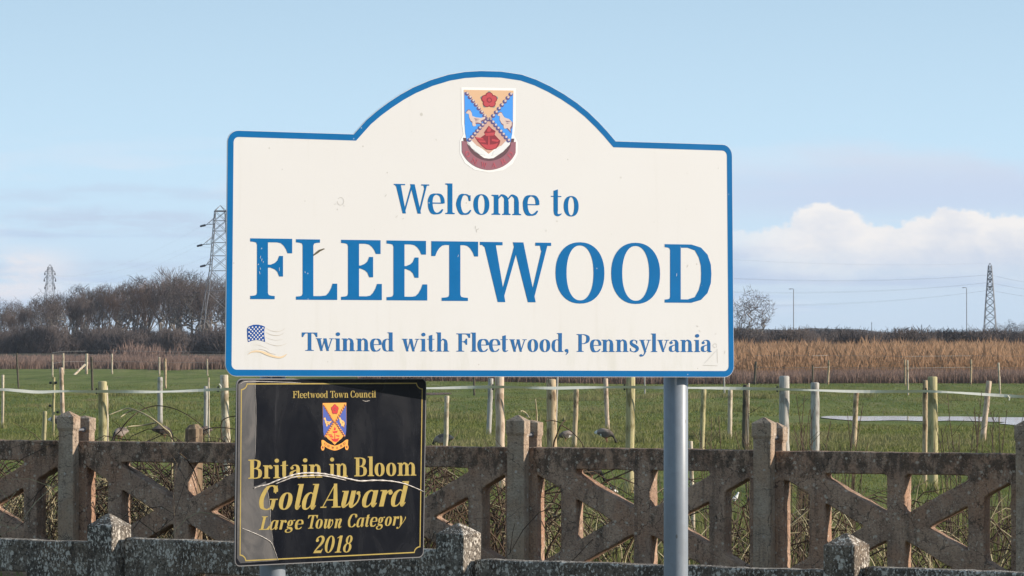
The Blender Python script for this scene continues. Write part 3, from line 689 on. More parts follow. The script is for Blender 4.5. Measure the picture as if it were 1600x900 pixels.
# ------------------------------------------------------------------ coats of arms
def arms(parent, B, pxf, style):
    """pxf maps crest units (x 0..1 across, y 0..1 down the shield) to picture points"""
    painted = style == 'painted'
    def q(x, y): return B.uv(*pxf(x, y))
    def put(mb, pts, d): mb.poly([[q(*p) for p in pts]], lambda u, v: lf(u, v, d))
    half = [(1, .0), (1, .55), (.97, .70), (.90, .82), (.78, .91), (.62, .98), (.5, 1.06)]
    shield = [(0, 0)] + half + [(1 - x, y) for x, y in half[::-1][1:-1]] + [(0, .02)]
    shield = [(0, 0)] + half + [(1 - x, y) for x, y in half[:-1][::-1]]
    root = MB()
    if painted: put(root, [(-.05, -.04), (1.05, -.04), (1.05, .56), (1.02, .74), (1.10, .86), (1.10, 1.06), (1.0, 1.22), (.8, 1.33), (.5, 1.37), (.2, 1.33), (0, 1.22), (-.10, 1.06), (-.10, .86), (-.02, .74), (-.05, .56)], .0005)
    else: put(root, shield, .0005)
    crest = root.build('coat_of_arms', M['c_outline' if painted else 'p_peach'], parent, recalc=False)
    mb = MB(); mb.cur = 0; put(mb, shield, .0009)
    mb.cur = 1
    put(mb, [(0.01, .04), (.45, .475), (.05, .86), (.015, .72), (0.005, .55)], .0011); put(mb, [(.99, .04), (.55, .475), (.95, .86), (.985, .72), (.995, .55)], .0011)
    if painted:
        mb.cur = 2; put(mb, [(.45, .47), (.55, .47), (.9, .83), (.78, .905), (.62, .975), (.5, 1.05), (.38, .975), (.22, .905), (.10, .83)], .0010)
    mb.build('shield', [M['c_tan' if painted else 'p_orange'], M['c_blue' if painted else 'p_blue'], M['c_pink' if painted else 'p_orange']], crest, recalc=False)
    # engrailed saltire drawn as links
    mb = MB()
    A = 1.22
    for sx, (xa, ya, xb, yb) in enumerate([(.03, .035, .5, .52), (.97, .035, .5, .52), (.5, .46, .07, .86), (.5, .46, .93, .86)]):
        nlink = 8
        for k in range(nlink):
            t = (k + .5) / nlink; x = xa + (xb - xa) * t; y = ya + (yb - ya) * t; r = .044
            pts = [(x + r * math.cos(a), y + r * .78 * math.sin(a)) for a in np.linspace(0, 6.283, 11)[:-1]]
            mb.cur = 0; put(mb, pts, .0013 + .00002 * k)
            mb.cur = 1; put(mb, [(x + .012 + (px - x) * .52, y - .012 + (py - y) * .52) for px, py in pts], .0016)
    mb.build('saltire_chain', [M['c_navy' if painted else 'p_brown'], M['c_bird' if painted else 'p_orange']], crest, recalc=False)
    # the rose
    mb = MB(); cx, cy = .51, .165
    def disc(x, y, r, d, n=14): put(mb, [(x + r * math.cos(a), y + r * .8 * math.sin(a)) for a in np.linspace(0, 6.283, n + 1)[:-1]], d)
    mb.cur = 2
    for k in range(5):
        a = math.pi / 2 + (k + .5) * 2 * math.pi / 5; disc(cx + .15 * math.cos(a), cy + .12 * math.sin(a), .035, .0012 + .00002 * k)
    mb.cur = 1
    for k in range(5):
        a = -math.pi / 2 + k * 2 * math.pi / 5; disc(cx + .085 * math.cos(a), cy + .068 * math.sin(a), .082, .0014 + .00002 * k)
    mb.cur = 0
    for k in range(5):
        a = -math.pi / 2 + k * 2 * math.pi / 5; disc(cx + .088 * math.cos(a), cy + .07 * math.sin(a), .062, .0016 + .00002 * k)
    mb.cur = 1; disc(cx, cy, .055, .0018); mb.cur = 0; disc(cx, cy, .035, .0020)
    mb.build('rose', [M['c_red' if painted else 'p_red'], M['c_dred' if painted else 'p_brown'], M['c_green' if painted else 'p_orange']], crest, recalc=False)
    # two birds
    for left in (True, False):
        mb = MB(); ox, oy = (.05, .345) if left else (.69, .375)
        if not painted: ox, oy = (.04, .37) if left else (.68, .37)
        k = 1.12 if painted else .95
        B1 = [(0, .02), (.03, -.005), (.065, .0), (.09, .035), (.10, .08), (.17, .10), (.26, .105), (.34, .085), (.33, .12), (.25, .15), (.27, .19), (.20, .175), (.13, .18), (.07, .15), (.045, .10), (.035, .05), (-.015, .04)]
        if not left: B1 = [(0, .02), (.03, -.005), (.065, .0), (.09, .04), (.12, .07), (.20, .09), (.25, .13), (.25, .18), (.22, .22), (.23, .27), (.17, .22), (.11, .18), (.06, .15), (.03, .10), (.03, .05), (-.01, .04)]
        mb.cur = 1; put(mb, [(ox + .1 * k + (x - .1) * k * 1.1 + .004, oy + .09 * k + (y - .09) * k * 1.18 + .006) for x, y in B1], .0013)
        mb.cur = 0; put(mb, [(ox + x * k, oy + y * k) for x, y in B1], .0015)
        put(mb, [(ox + .10 * k, oy + .165 * k), (ox + .15 * k, oy + .165 * k), (ox + .17 * k, oy + .225 * k), (ox + .12 * k, oy + .235 * k), (ox + .10 * k, oy + .215 * k)], .0016)
        mb.cur = 1
        put(mb, [(ox + .13 * k, oy + .115 * k), (ox + .24 * k, oy + .125 * k), (ox + .16 * k, oy + .135 * k)], .0018); put(mb, [(ox + .15 * k, oy + .145 * k), (ox + .22 * k, oy + .15 * k), (ox + .16 * k, oy + .158 * k)], .0018)
        mb.build('bird', [M['c_bird' if painted else 'p_peach'], M['c_birdsh' if painted else 'p_brown']], crest, recalc=False)
    # the ship in the base
    mb = MB(); mb.cur = 1
    put(mb, [(.20, .77), (.30, .81), (.42, .74), (.40, .705), (.44, .66), (.5, .59), (.56, .64), (.64, .68), (.62, .74), (.74, .84), (.72, .90), (.66, .97), (.55, 1.0), (.44, .99), (.35, .93), (.27, .86)], .0013)
    mb.cur = 0
    put(mb, [(.33, .89), (.42, .905), (.5, .91), (.60, .90), (.69, .88), (.65, .955), (.56, .985), (.46, .98), (.39, .945)], .0015)
    put(mb, [(.22, .785), (.38, .80), (.40, .83), (.25, .82)], .0015); put(mb, [(.27, .835), (.42, .84), (.44, .875), (.31, .87)], .0015)
    put(mb, [(.56, .81), (.72, .83), (.68, .86), (.56, .845)], .0015); put(mb, [(.41, .72), (.58, .705), (.63, .70), (.60, .755), (.44, .765)], .0015)
    put(mb, [(.46, .67), (.5, .605), (.55, .65), (.53, .69), (.47, .695)], .0016); put(mb, [(.488, .77), (.512, .77), (.52, .93), (.48, .93)], .0017)
    mb.build('ship', [M['c_red' if painted else 'p_red'], M['c_dred' if painted else 'p_orange']], crest, recalc=False)
    # the scroll and its word
    mb = MB()
    if painted:
        mid = crom([(-.02, .86), (-.02, .95), (.08, 1.10), (.26, 1.21), (.5, 1.255), (.74, 1.21), (.92, 1.10), (1.02, .95), (1.02, .86)], 6)
        hh = .075
        mb.cur = 1; put(mb, [(-.03, .80), (.03, .80), (.06, .90), (.20, 1.02), (.40, 1.13), (.5, 1.14), (.60, 1.13), (.80, 1.02), (.94, .90), (.97, .80), (1.03, .80), (1.0, .98), (.80, 1.16), (.5, 1.21), (.20, 1.16), (0, .98)], .0010)
        mb.cur = 2; put(mb, [(.06, .80), (.12, .82), (.25, .93), (.40, 1.02), (.44, 1.09), (.30, 1.07), (.14, .97), (.07, .88)], .0012); put(mb, [(.94, .80), (.88, .82), (.75, .93), (.60, 1.02), (.56, 1.09), (.70, 1.07), (.86, .97), (.93, .88)], .0012)
        mb.cur = 0
    else:
        mid = crom([(-.06, 1.0), (.02, 1.0), (.2, 1.08), (.5, 1.14), (.8, 1.08), (.98, 1.0), (1.06, 1.0)], 6)
        hh = .062
        mb.cur = 0
        for sx in (-.01, 1.01): put(mb, [(sx + .075 * math.cos(a), 1.125 + .075 * math.sin(a)) for a in np.linspace(0, 6.283, 13)[:-1]], .0012)
        mb.cur = 1
        for sx in (-.01, 1.01): put(mb, [(sx + .035 * math.cos(a), 1.12 + .035 * math.sin(a)) for a in np.linspace(0, 6.283, 11)[:-1]], .00125)
        mb.cur = 0
    d = np.gradient(mid, axis=0); d /= np.linalg.norm(d, axis=1)[:, None]; nr = np.stack([-d[:, 1], d[:, 0]], 1)
    a_ = mid + nr * hh; b_ = mid - nr * hh
    if painted: a_[:, 0] = np.clip(a_[:, 0], -.06, 1.06); b_[:, 0] = np.clip(b_[:, 0], -.06, 1.06)
    put(mb, [tuple(p) for p in a_] + [tuple(p) for p in b_[::-1]], .0014)
    sc = mb.build('scroll', [M['c_scroll' if painted else 'p_orange'], M['c_scrollback' if painted else 'p_brown'], M['halo' if painted else 'p_orange']], crest, recalc=False)
    mb = MB(); n = len(mid); L = 'ONWARD'
    for i, c in enumerate(L):
        t = (.17 + .66 * (i + .5) / 6) if painted else (.2 + .6 * (i + .5) / 6)
        k = t * (n - 1); i0 = int(k); m = mid[i0] + (mid[min(i0 + 1, n - 1)] - mid[i0]) * (k - i0); dd = d[i0]; nn = nr[i0]
        if nn[1] > 0: nn = -nn
        w = .056 if painted else .048; h = hh * (1.1 if painted else 1.0)
        bl = m - dd * w - nn * h * .5; br = m + dd * w - nn * h * .5; cl = bl + nn * h
        word(mb, c, lf, q(*bl), q(*br), q(*cl), T=.2 if painted else .16, t=.09, lift=.0019)
    mb.build('motto_lettering', M['c_letter' if painted else 'p_brown'], crest, recalc=False)
def px_big(x, y):   # shield corners measured on the photograph
    L = 724.5 + (.5 if y < .5 else .5) * y * 3; Rr = 802.2 - y * 1.2
    return (L + (Rr - L) * x, 140.3 + y * 111 * .845 + (1.2 * x))
arms(sign, SB, px_big, 'painted')

# ------------------------------------------------------------------ the black award plaque on the left post
PHI = R(40)
lp = on_line(426)
PB = Board(lp + Vector((math.sin(PHI), -math.cos(PHI), 0)) * (POLE_R + .034), PHI)
plaque = thing('award_plaque', 'black award plaque with gold lettering and a torn crease, fixed to the left post', 'plaque', PB.p0, PHI)
pc = [PB.uv(*q) for q in ((370, 591.5), (666.5, 591.5), (662, 871), (367, 885.5))]
pout = rounded(pc[0], pc[3], pc[1], .018) + rounded(pc[1], pc[0], pc[2], .018) + rounded(pc[2], pc[1], pc[3], .018) + rounded(pc[3], pc[2], pc[0], .018)
mb = MB(); mb.prism([pout], -.0045, -.0005, lf); mb.build('backing_sheet', M['edge_grey'], plaque)
# black film: flat on the right, lifted left of the crease, its sky glare painted as paler grey
def filmz(u, v): return .0006
mb = MB(); mb.poly([inset(pout, .003)], lambda u, v: lf(u, v, .0004)); mb.build('black_film', M['plaque_black'], plaque, recalc=False)
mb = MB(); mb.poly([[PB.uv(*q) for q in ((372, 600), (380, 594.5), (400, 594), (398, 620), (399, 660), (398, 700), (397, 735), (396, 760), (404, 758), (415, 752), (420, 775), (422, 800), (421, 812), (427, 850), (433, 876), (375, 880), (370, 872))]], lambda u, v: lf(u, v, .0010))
mb.build('lifted_film_glare', M['plaque_glare'], plaque, recalc=False)
# gold border with notched corners
def brd(o):
    TL, TR, BR, BL = (376 + o, 599 + o), (660 - o, 598 + o), (656.5 - o, 864 - o), (374 + o, 877 - o); r = 9 - o * .4
    def notch(c, sx, sy, flip):
        p = [(c[0] + sx * r * math.cos(a), c[1] + sy * r * math.sin(a)) for a in np.linspace(0, math.pi / 2, 6)]
        return p if not flip else p[::-1]
    pts = notch(TL, 1, 1, True)[::1] + notch(TR, -1, 1, False)[::1] + notch(BR, -1, -1, True) + notch(BL, 1, -1, False)
    return pts
def brd2(o):
    A, Bq, C, D = (376 + o, 599 + o), (660 - o, 598 + o), (656.5 - o, 864 - o), (374 + o, 877 - o); r = 9
    res = []
    for c, s0, s1 in ((A, (0, 1), (1, 0)), (Bq, (-1, 0), (0, 1)), (C, (0, -1), (-1, 0)), (D, (1, 0), (0, -1))):
        # concave quarter arc running from c + s0*r to c + s1*r, centred on the corner
        for a in np.linspace(0, math.pi / 2, 7):
            res.append((c[0] + r * (s0[0] * math.cos(a) + s1[0] * math.sin(a)), c[1] + r * (s0[1] * math.cos(a) + s1[1] * math.sin(a))))
    return res
l1 = [PB.uv(*p) for p in brd2(0)]
mb = MB(); mb.poly([l1, inset(l1, .0034)[::-1]], lambda u, v: lf(u, v, .0013)); mb.build('gold_border', M['gold'], plaque, recalc=False)
k = dict(B=PB, lift=.0014, T=.175, t=.045)
def pword(text, x0, y0, x1, y1, cap, **kw):
    kk = dict(k); kk.update(kw); mb = MB(); sword(mb, text, x0, y0, x1, y1, cap, **kk); mb.build('gold_lettering', M['gold'], plaque, recalc=False)
pword('Fleetwood', 457, 621.8, 512, 621.6, 10.6, T=.15); pword('Town', 515.5, 621.5, 544, 621.3, 10.6, T=.15); pword('Council', 547, 621.2, 587, 621, 10.6, T=.15)
pword('Britain', 387.5, 748, 503, 746, 29.8); pword('in', 513.5, 745.5, 543, 744.8, 29.6); pword('Bloom', 553, 744.3, 650, 743, 29.4)
it = dict(style='italic', dx=0.)
pword('Gold', 401, 796.5, 492, 795.5, 38, **it); pword('Award', 500, 793.5, 632, 790.5, 37.5, **it)
pword('Large', 404, 828, 471, 826.5, 21, **it); pword('Town', 477.5, 826, 533, 825, 21, **it); pword('Category', 541, 824, 632, 820.5, 20.6, **it)
pword('2018', 488, 864.3, 549, 862.8, 26.6, **it)
def px_small(x, y):
    return (504 + 36.8 * x + .3 * y, 629.8 + 66.5 * .93 * y - .6 * x)
arms(plaque, PB, px_small, 'printed')
# the torn, curled crease right across and the smaller folds
def ridge(mb, pts, r, B, d):
    L = [B.uv(*p) for p in pts]; C = crom(L, 6); n = len(C)
    rr = [r * (.35 + .65 * math.sin(math.pi * min(1, (i + .5) / n * 1.0)) ** .6) * (1 + .35 * math.sin(i * 1.7) * (1 if i % 2 else .5)) for i in range(n)]
    mb.tube([lf(p[0], p[1], d) for p in C], rr, 6)
mb = MB()
ridge(mb, [(396, 763), (405, 759.5), (417, 757), (430, 751.5), (445, 746), (462, 740.8), (478, 739), (497, 739.5), (515, 742), (530, 745), (548, 749), (562, 751.5), (585, 750.5), (608, 751.5), (628, 755), (645, 761), (661, 768)], .0030, PB, .002)
ridge(mb, [(430, 756), (445, 750), (458, 745.5), (480, 743.5), (500, 743), (520, 746), (540, 750.5)], .0022, PB, .002)
mb.build('torn_crease', M['crease'], plaque, smooth=True)
def fold(*a):
    mb = MB(); ridge(mb, *a); mb.build('film_fold', M['crease'], plaque, smooth=True)
fold([(377, 825), (392, 831), (408, 838), (420, 845), (425, 851), (430, 864), (434, 876)], .0015, PB, .0015)
fold([(414, 757), (419, 775), (422, 800), (422, 812), (426, 845)], .0011, PB, .0012)
fold([(398, 600), (399.5, 640), (399, 680), (398, 715)], .0010, PB, .0012)
fold([(375, 600), (385, 596), (420, 596.5), (470, 598)], .0010, PB, .0012)
fold([(566, 625.5), (571, 627), (577, 626)], .0010, PB, .0012)
# channel bracket behind
for yy in (640, 830):
    ul, vl = PB.uv(385, yy); ur, _ = PB.uv(640, yy)
    mb = MB(); mb.box(ul, ur, .0046, .030, vl - .016, vl + .016); mb.build('bracket', M['alu'], plaque)
# ------------------------------------------------------------------ ground, water, hill
def wet(x, y):
    def bowl(cx, cy, rx, ry): return min(1., max(0., 1.6 - 1.2 * math.hypot((x - cx) / rx, (y - cy) / ry)))
    return max(bowl(14., 77., 12., 10.), bowl(-2., 114., 2.5, 6.))
def hgt(x, y):
    a = min(1., max(0., (y - 45) / 40))
    w = wet(x, y)
    return -.012 * w + (1 - w) * a * (.045 * math.sin(x * .23 + y * .11) + .05 * math.sin(y * .19 + 1.3) + .03 * math.sin(x * .41 - y * .07))
ys = list(np.concatenate([np.linspace(-40, 40, 9), np.linspace(41, 150, 110), np.linspace(153, 400, 60), np.linspace(420, 1700, 40)]))
xs = list(np.concatenate([np.linspace(-400, -60, 12), np.linspace(-56, 56, 57), np.linspace(60, 400, 12)]))
mb = MB(); mb.v = [(x, y, hgt(x, y)) for y in ys for x in xs]; nx = len(xs)
for j in range(len(ys) - 1):
    for i in range(nx - 1): mb.f.append((j * nx + i, j * nx + i + 1, (j + 1) * nx + i + 1, (j + 1) * nx + i)); mb.m.append(0)
structure(mb.build('ground', M['field'], recalc=False, smooth=True))
# flood water lying in a dip of the pasture
pud = [(1283, 652), (1300, 649.8), (1345, 650.5), (1400, 650), (1450, 651), (1500, 650.6), (1550, 651.8), (1602, 652), (1680, 653), (1680, 668), (1602, 666.5), (1585, 664), (1562, 661.5), (1570, 659.5), (1540, 658.5), (1490, 657), (1450, 658), (1400, 656.5), (1350, 657.5), (1315, 655.5)]
mb = MB(); c = crom(pud, 5, True); mb.add([(p.x, p.y, .0) for p in (ground(q[0], q[1], .0) for q in c)], [tuple(range(len(c)))]); structure(mb.build('flood_water', M['water']))
pud = [(655, 614.5), (675, 613.4), (700, 613.6), (706, 614.8), (695, 616.2), (670, 616.6)]
mb = MB(); c = crom(pud, 5, True); mb.add([(p.x, p.y, .0) for p in (ground(q[0], q[1], .0) for q in c)], [tuple(range(len(c)))]); structure(mb.build('flood_water', M['water']))
# low hill along the horizon
mb = MB(); n = 160
for i in range(n + 1):
    x = -395 + 790 * i / n
    prof = 3.9 + 1.3 * math.sin(x * .02 + .6) + .5 * math.sin(x * .11) + .25 * math.sin(x * .37 + 1) + (1.2 if x > 80 else 0)
    for dy, k in ((0, 0.), (40, .72), (80, 1.), (150, .6), (200, 0.)):
        mb.v.append((x, 1440 + dy, prof * k * (1 + .06 * rnd.random()) - .02))
for i in range(n):
    for k in range(4): mb.f.append((i * 5 + k, (i + 1) * 5 + k, (i + 1) * 5 + k + 1, i * 5 + k + 1)); mb.m.append(0)
structure(mb.build('hill', M['hill'], recalc=False, smooth=True))

# ------------------------------------------------------------------ blades (grass, reeds) as one mesh each
def blades(name, mats, P, h, w, lean, label, cat, plume=0., bend=.25, kind='stuff'):
    P = np.asarray(P, float); N = len(P); a = nprng.uniform(0, math.pi, N); la = nprng.uniform(0, 2 * math.pi, N)
    H = h * nprng.uniform(.55, 1.15, N)
    if plume: H = H * (.88 + .16 * np.sin(P[:, 0] * 1.3 + P[:, 1] * .31) * np.sin(P[:, 0] * .37 - P[:, 1] * .11 + 1) + .10 * np.sin(P[:, 0] * 3.7 + 2 * np.sin(P[:, 1] * .2)))
    Wd = w * nprng.uniform(.6, 1.3, N); L = lean * H * nprng.uniform(0, 1, N)
    d = np.stack([np.cos(a), np.sin(a), np.zeros(N)], 1); ld = np.stack([np.cos(la), np.sin(la), np.zeros(N)], 1)
    up = np.array([0, 0, 1.])
    m1 = P + ld * (L * bend)[:, None] + up * (H * .55)[:, None]; tip = P + ld * L[:, None] + up * H[:, None]
    V = [P - d * Wd[:, None] / 2, P + d * Wd[:, None] / 2, m1 + d * Wd[:, None] * .4, m1 - d * Wd[:, None] * .4, tip]
    nv = 5
    if plume:
        d2 = np.stack([-np.sin(a), np.cos(a), np.zeros(N)], 1); pw = (plume * Wd)[:, None]
        c = tip - (tip - m1) * .25
        V += [c - d * pw, c + d * pw, tip + (tip - m1) * .35 + ld * (H * .05)[:, None], m1 + (tip - m1) * .45]; nv = 9
    V = np.stack(V, 1).reshape(-1, 3)
    base = np.arange(N)[:, None] * nv
    quads = (base + np.array([0, 1, 2, 3])).reshape(-1); tris = (base + np.array([3, 2, 4])).reshape(-1)
    loops = [quads, tris]; tot = [np.full(N, 4), np.full(N, 3)]
    if plume: loops.append((base + np.array([5, 8, 6, 7])).reshape(-1)); tot.append(np.full(N, 4))
    loops = np.concatenate(loops); tot = np.concatenate(tot); start = np.concatenate([[0], np.cumsum(tot)[:-1]])
    me = bpy.data.meshes.new(name); me.vertices.add(len(V)); me.vertices.foreach_set('co', V.ravel().astype(np.float32))
    me.loops.add(len(loops)); me.loops.foreach_set('vertex_index', loops.astype(np.int32))
    me.polygons.add(len(tot)); me.polygons.foreach_set('loop_start', start.astype(np.int32))
    me.update(calc_edges=True); me.materials.append(mats); me.validate()
    o = link(name, me); return tag(o, label, cat, None, kind)
def scatter(N, px0, px1, y0, y1, mask=None, gamma=1.):
    """random places on the ground, even over the picture's wedge between two depths"""
    out = []
    while len(out) < N:
        Y = y0 + (y1 - y0) * rnd.random() ** gamma; x = (px0 + (px1 - px0) * rnd.random() - 800) / F * Y
        if mask and not mask(x, Y): continue
        out.append((x, Y, hgt(x, Y) - .01))
    return out
def clump(N, cent, spread):
    out = []
    for k in range(N):
        c = cent[rnd.randrange(len(cent))]; x = c[0] + rnd.gauss(0, spread * c[2]); y = c[1] + rnd.gauss(0, spread * 1.6 * c[2]); out.append((x, y, hgt(x, y) - .01))
    return out
blades('pasture_grass', M['grass'], scatter(130000, -60, 1660, 26, 72, gamma=.85), .042, .010, .7, 'short green grazed grass of the pasture behind the concrete fences', 'grass')
blades('pasture_grass', M['grass'], [c for c in scatter(90000, -60, 1660, 55, 135, gamma=1.5) if wet(c[0], c[1]) < .62], .050, .022, .7, 'short green grazed grass of the middle pasture', 'grass')
tus = [c for c in [((rnd.uniform(-60, 1660) - 800) / F * Y, Y, rnd.uniform(.4, 1.3)) for Y in [rnd.uniform(54, 64) for _ in range(80)] + [rnd.uniform(62, 128) for _ in range(110)]] if wet(c[0], c[1]) < .5]
blades('tussock_grass', M['grass_dry'], clump(34000, tus, .36), .09, .014, .9, 'straw coloured tussocks scattered through the green pasture', 'grass')
tu4 = [((px - 800) / F * Z, Z, rnd.uniform(.5, 1.2)) for px, Z in [(rnd.uniform(-40, 1640), rnd.choice((55, 57, 58.5, 60, 74, 88, 100)) + rnd.uniform(-.8, .8)) for _ in range(95)]]
tu4 = [c for c in tu4 if wet(c[0], c[1]) < .5]
blades('straw_clumps', M['grass_dry'], clump(15000, tu4, .28), .17, .013, .9, 'brownish straw clumps in lines across the pasture near the stakes', 'grass')
rg = scatter(5000, -60, 1660, 24.4, 33)
blades('rough_grass', M['grass_dry'], rg, .26, .010, .9, 'tall dry grass growing just behind the lattice concrete fence', 'grass')
blades('rough_grass', M['grass'], scatter(16000, -60, 1660, 24.4, 34), .11, .011, .8, 'longer green grass behind the lattice concrete fence', 'grass')
# reeds on the right, lower dead growth along their front edge
blades('reed_bed', M['reed'], scatter(70000, 560, 1700, 142, 250), 1.20, .020, .36, 'tall orange brown reed bed beyond the pasture on the right', 'reeds', plume=1.7)
blades('dead_undergrowth', M['reed_low'], scatter(24000, 560, 1700, 136, 143), .50, .03, .5, 'dark purplish dead growth along the front of the reed bed', 'undergrowth')
blades('rough_pasture', M['reed_low'], scatter(16000, -80, 560, 225, 330), .34, .05, .6, 'brown rough grass between the pasture and the woodland', 'grass')
tu2 = [((x - 800) / F * Y, Y, rnd.uniform(.8, 1.3)) for x, Y in [(97, 214), (122, 212), (136, 216), (188, 205), (206, 204), (246, 206), (262, 200), (274, 202), (288, 207), (318, 206), (332, 205), (345, 203), (360, 206), (30, 216), (60, 220), (8, 218), (160, 215), (225, 212)]]
blades('sedge_tussocks', M['reed_low'], clump(7000, tu2, .38), .62, .05, .8, 'dark brown sedge tussocks at the far left edge of the pasture', 'sedge')
tu3 = [((x - 800) / F * Y, Y, rnd.uniform(.8, 1.4)) for x, Y in [(205, 250), (215, 252), (225, 248), (212, 258), (235, 255), (250, 252), (262, 250)]]
blades('reed_clumps', M['reed_low'], clump(420, tu3, .75), 1.25, .026, .18, 'pale dry reed clumps in front of the bare wood on the left', 'reeds', plume=1.5)

# ------------------------------------------------------------------ concrete fences
def clip(poly, a, b, c):      # keep a*x + b*y <= c
    o = []
    for i in range(len(poly)):
        p, q = poly[i - 1], poly[i]; fp = a * p[0] + b * p[1] - c; fq = a * q[0] + b * q[1] - c
        if fp <= 0 and fq > 0 or fp > 0 and fq <= 0:
            t = fp / (fp - fq); o.append((p[0] + (q[0] - p[0]) * t, p[1] + (q[1] - p[1]) * t))
        if fq <= 0: o.append(q)
    return o
def area(p): return abs(sum(p[i - 1][0] * p[i][1] - p[i][0] * p[i - 1][1] for i in range(len(p)))) / 2
def round_corners(p, r):
    o = []
    n = len(p)
    for i in range(n):
        a, b, c = Vector(p[i - 1]), Vector(p[i]), Vector(p[(i + 1) % n])
        l1, l2 = (a - b).length, (c - b).length
        if l1 < 1e-4 or l2 < 1e-4: continue
        k = min(r, l1 * .4, l2 * .4); u, w = b + (a - b) / l1 * k, b + (c - b) / l2 * k
        for t in (0, .5, 1): o.append(tuple(u * (1 - t) ** 2 + b * 2 * t * (1 - t) + w * t * t))
    return o
def panel_loops(hw=.797, H=.92):
    c0 = .44; top = c0; bot = c0 - H
    outer = [(-hw, bot), (hw, bot), (hw, top), (-hw, top)]
    cols = [(-hw + .105, -.535), (-.435, -.055), (.055, .435), (.535, hw - .105)]
    holes = []
    s = .55; c = -.03; w = .076
    for x0, x1 in cols:
        sg = -1 if x1 < 0 else 1
        cell = [(x0, bot + .13), (x1, bot + .13), (x1, top - .13), (x0, top - .13)]
        # above the upper brace, below the lower one, and between them
        up = clip(cell, sg * s, -1, -(c + w)) ; up = clip(up, 0, -1, 0)
        dn = clip(cell, sg * s, 1, -(c + w)); dn = clip(dn, 0, 1, 0)
        md = clip(cell, -sg * s, 1, c - w); md = clip(md, -sg * s, -1, c - w)
        for h in (up, dn, md):
            if len(h) > 2 and area(h) > .002: holes.append(round_corners(h, .018))
    return outer, holes
outer, holes = panel_loops()
def dense(l, step=.05):
    o = []
    for i in range(len(l)):
        a, b = Vector(l[i]), Vector(l[(i + 1) % len(l)]); k = max(1, int((b - a).length / step))
        for j in range(k): o.append(tuple(a.lerp(b, j / k)))
    return o
def rough_edges(l, amp): return [(p[0] + rnd.uniform(-amp, amp), p[1] + rnd.uniform(-amp, amp)) for p in l]
UP = Matrix(((1, 0, 0, 0), (0, 0, 1, 0), (0, 1, 0, 0), (0, 0, 0, 1)))     # curve XY -> upright XZ
def post_mesh(name, w, d0, d1, z0, z1, apex, over, matl, parent, loc):
    """square concrete post with a slightly wider head and a low pyramid top"""
    mb = MB(); h = w / 2; hh = h + over; ym = (d0 + d1) / 2; zc = z1 - .075
    def ring(hx, a, b, z): return [(-hx, a, z), (hx, a, z), (hx, b, z), (-hx, b, z)]
    ch = .003
    R_ = []
    def oct_(hx, a, b, z, c=ch): return [(-hx + c, a, z), (hx - c, a, z), (hx, a + c, z), (hx, b - c, z), (hx - c, b, z), (-hx + c, b, z), (-hx, b - c, z), (-hx, a + c, z)]
    rings = [oct_(h, d0, d1, z0)]
    for z in np.linspace(z0 + .15, zc - .02, 5):
        j = [rnd.uniform(-.002, .002) for _ in range(3)]; rings.append(oct_(h + j[0], d0 + j[1], d1 + j[2], z))
    rings += [oct_(hh, d0 - over, d1 + over, zc), oct_(hh, d0 - over, d1 + over, z1 - .002), oct_(hh - .002, d0 - over + .002, d1 + over - .002, z1)]
    rings += [oct_(.008, ym - .006, ym + .006, apex, .003)]
    vs = [p for r_ in rings for p in r_]; fs = []
    for k in range(len(rings) - 1):
        for i in range(8): fs.append((k * 8 + i, k * 8 + (i + 1) % 8, (k + 1) * 8 + (i + 1) % 8, (k + 1) * 8 + i))
    fs.append(tuple(range(7, -1, -1))); fs.append(tuple((len(rings) - 1) * 8 + i for i in range(8)))
    mb.add(vs, fs); return mb.build(name, matl, parent, loc=loc)
class Line:
    """a straight fence line: depth Z0 at picture centre, turned by -th"""
    def __init__(s, Z0, th): s.th = th; s.d = Vector((math.cos(th), -math.sin(th), 0)); s.p0 = Vector((0, Z0, 0))
    def param(s, px):
        r = ray(px, 530); k = r.x / r.y        # x = k*y
        # p0 + t d : t*cos = k*(Z0 - t*sin)
        return k * s.p0.y / (s.d.x - k * s.d.y)
LF = Line(23.7, math.atan(.12 / 1600 * F)); LN = Line(14.44, math.atan(.147 / 1600 * F))
# far lattice fence
far = thing('concrete_fence', 'long brown lattice fence of crossed concrete panels at the pasture edge', 'fence', LF.p0, -LF.th)
tp = [LF.param(x) for x in (120, 465, 820, 1203, 1612)]
tp = [tp[0] - 1.6] + tp
RT = .936
for i, t in enumerate(tp):
    post_mesh('post', .112, -.140, -.064, -.4, RT + .165, RT + .198, .007, M['con_post'], far, (t, 0, 0))
    rear = post_mesh('rear_post', .112, .064, .136, -.4, RT + .135 + .015 * (i % 2), RT + .165, .006, M['con_post'], far, (t, 0, 0))
    mb = MB(); mb.tube([(.02, -.06, RT + .075), (.02, .07, RT + .075)], .009, 8); mb.tube([(.02, .050, RT + .075), (.02, .057, RT + .075)], .018, 6)
    bt = mb.build('bolt', M['galv'], far, loc=(t, 0, 0))
for i in range(len(tp) - 1):
    w = tp[i + 1] - tp[i]
    lo = [rough_edges(dense(outer, .06), .0022)] + [rough_edges(dense(h, .045), .0022) for h in holes]
    me = bevelled_plate('lattice_panel', lo, .122, .007, M['con_far'], far, Matrix.Translation((0, 0, RT - .44)) @ Matrix.Scale(w / 1.6, 4, (1, 0, 0)) @ UP)
    link('lattice_panel', me, far, ((tp[i] + tp[i + 1]) / 2, 0, rnd.uniform(-.004, .004)))
# short broken stub behind one panel
t = LF.param(289)
mb = MB(); mb.tube([(0, .10, -.3), (.0, .10, .6), (.003, .10, RT + .085), (.0, .10, RT + .115)], [.062, .060, .058, .03], 7); mb.build('broken_stub', M['wood_stub'], far, loc=(t, .02, 0))
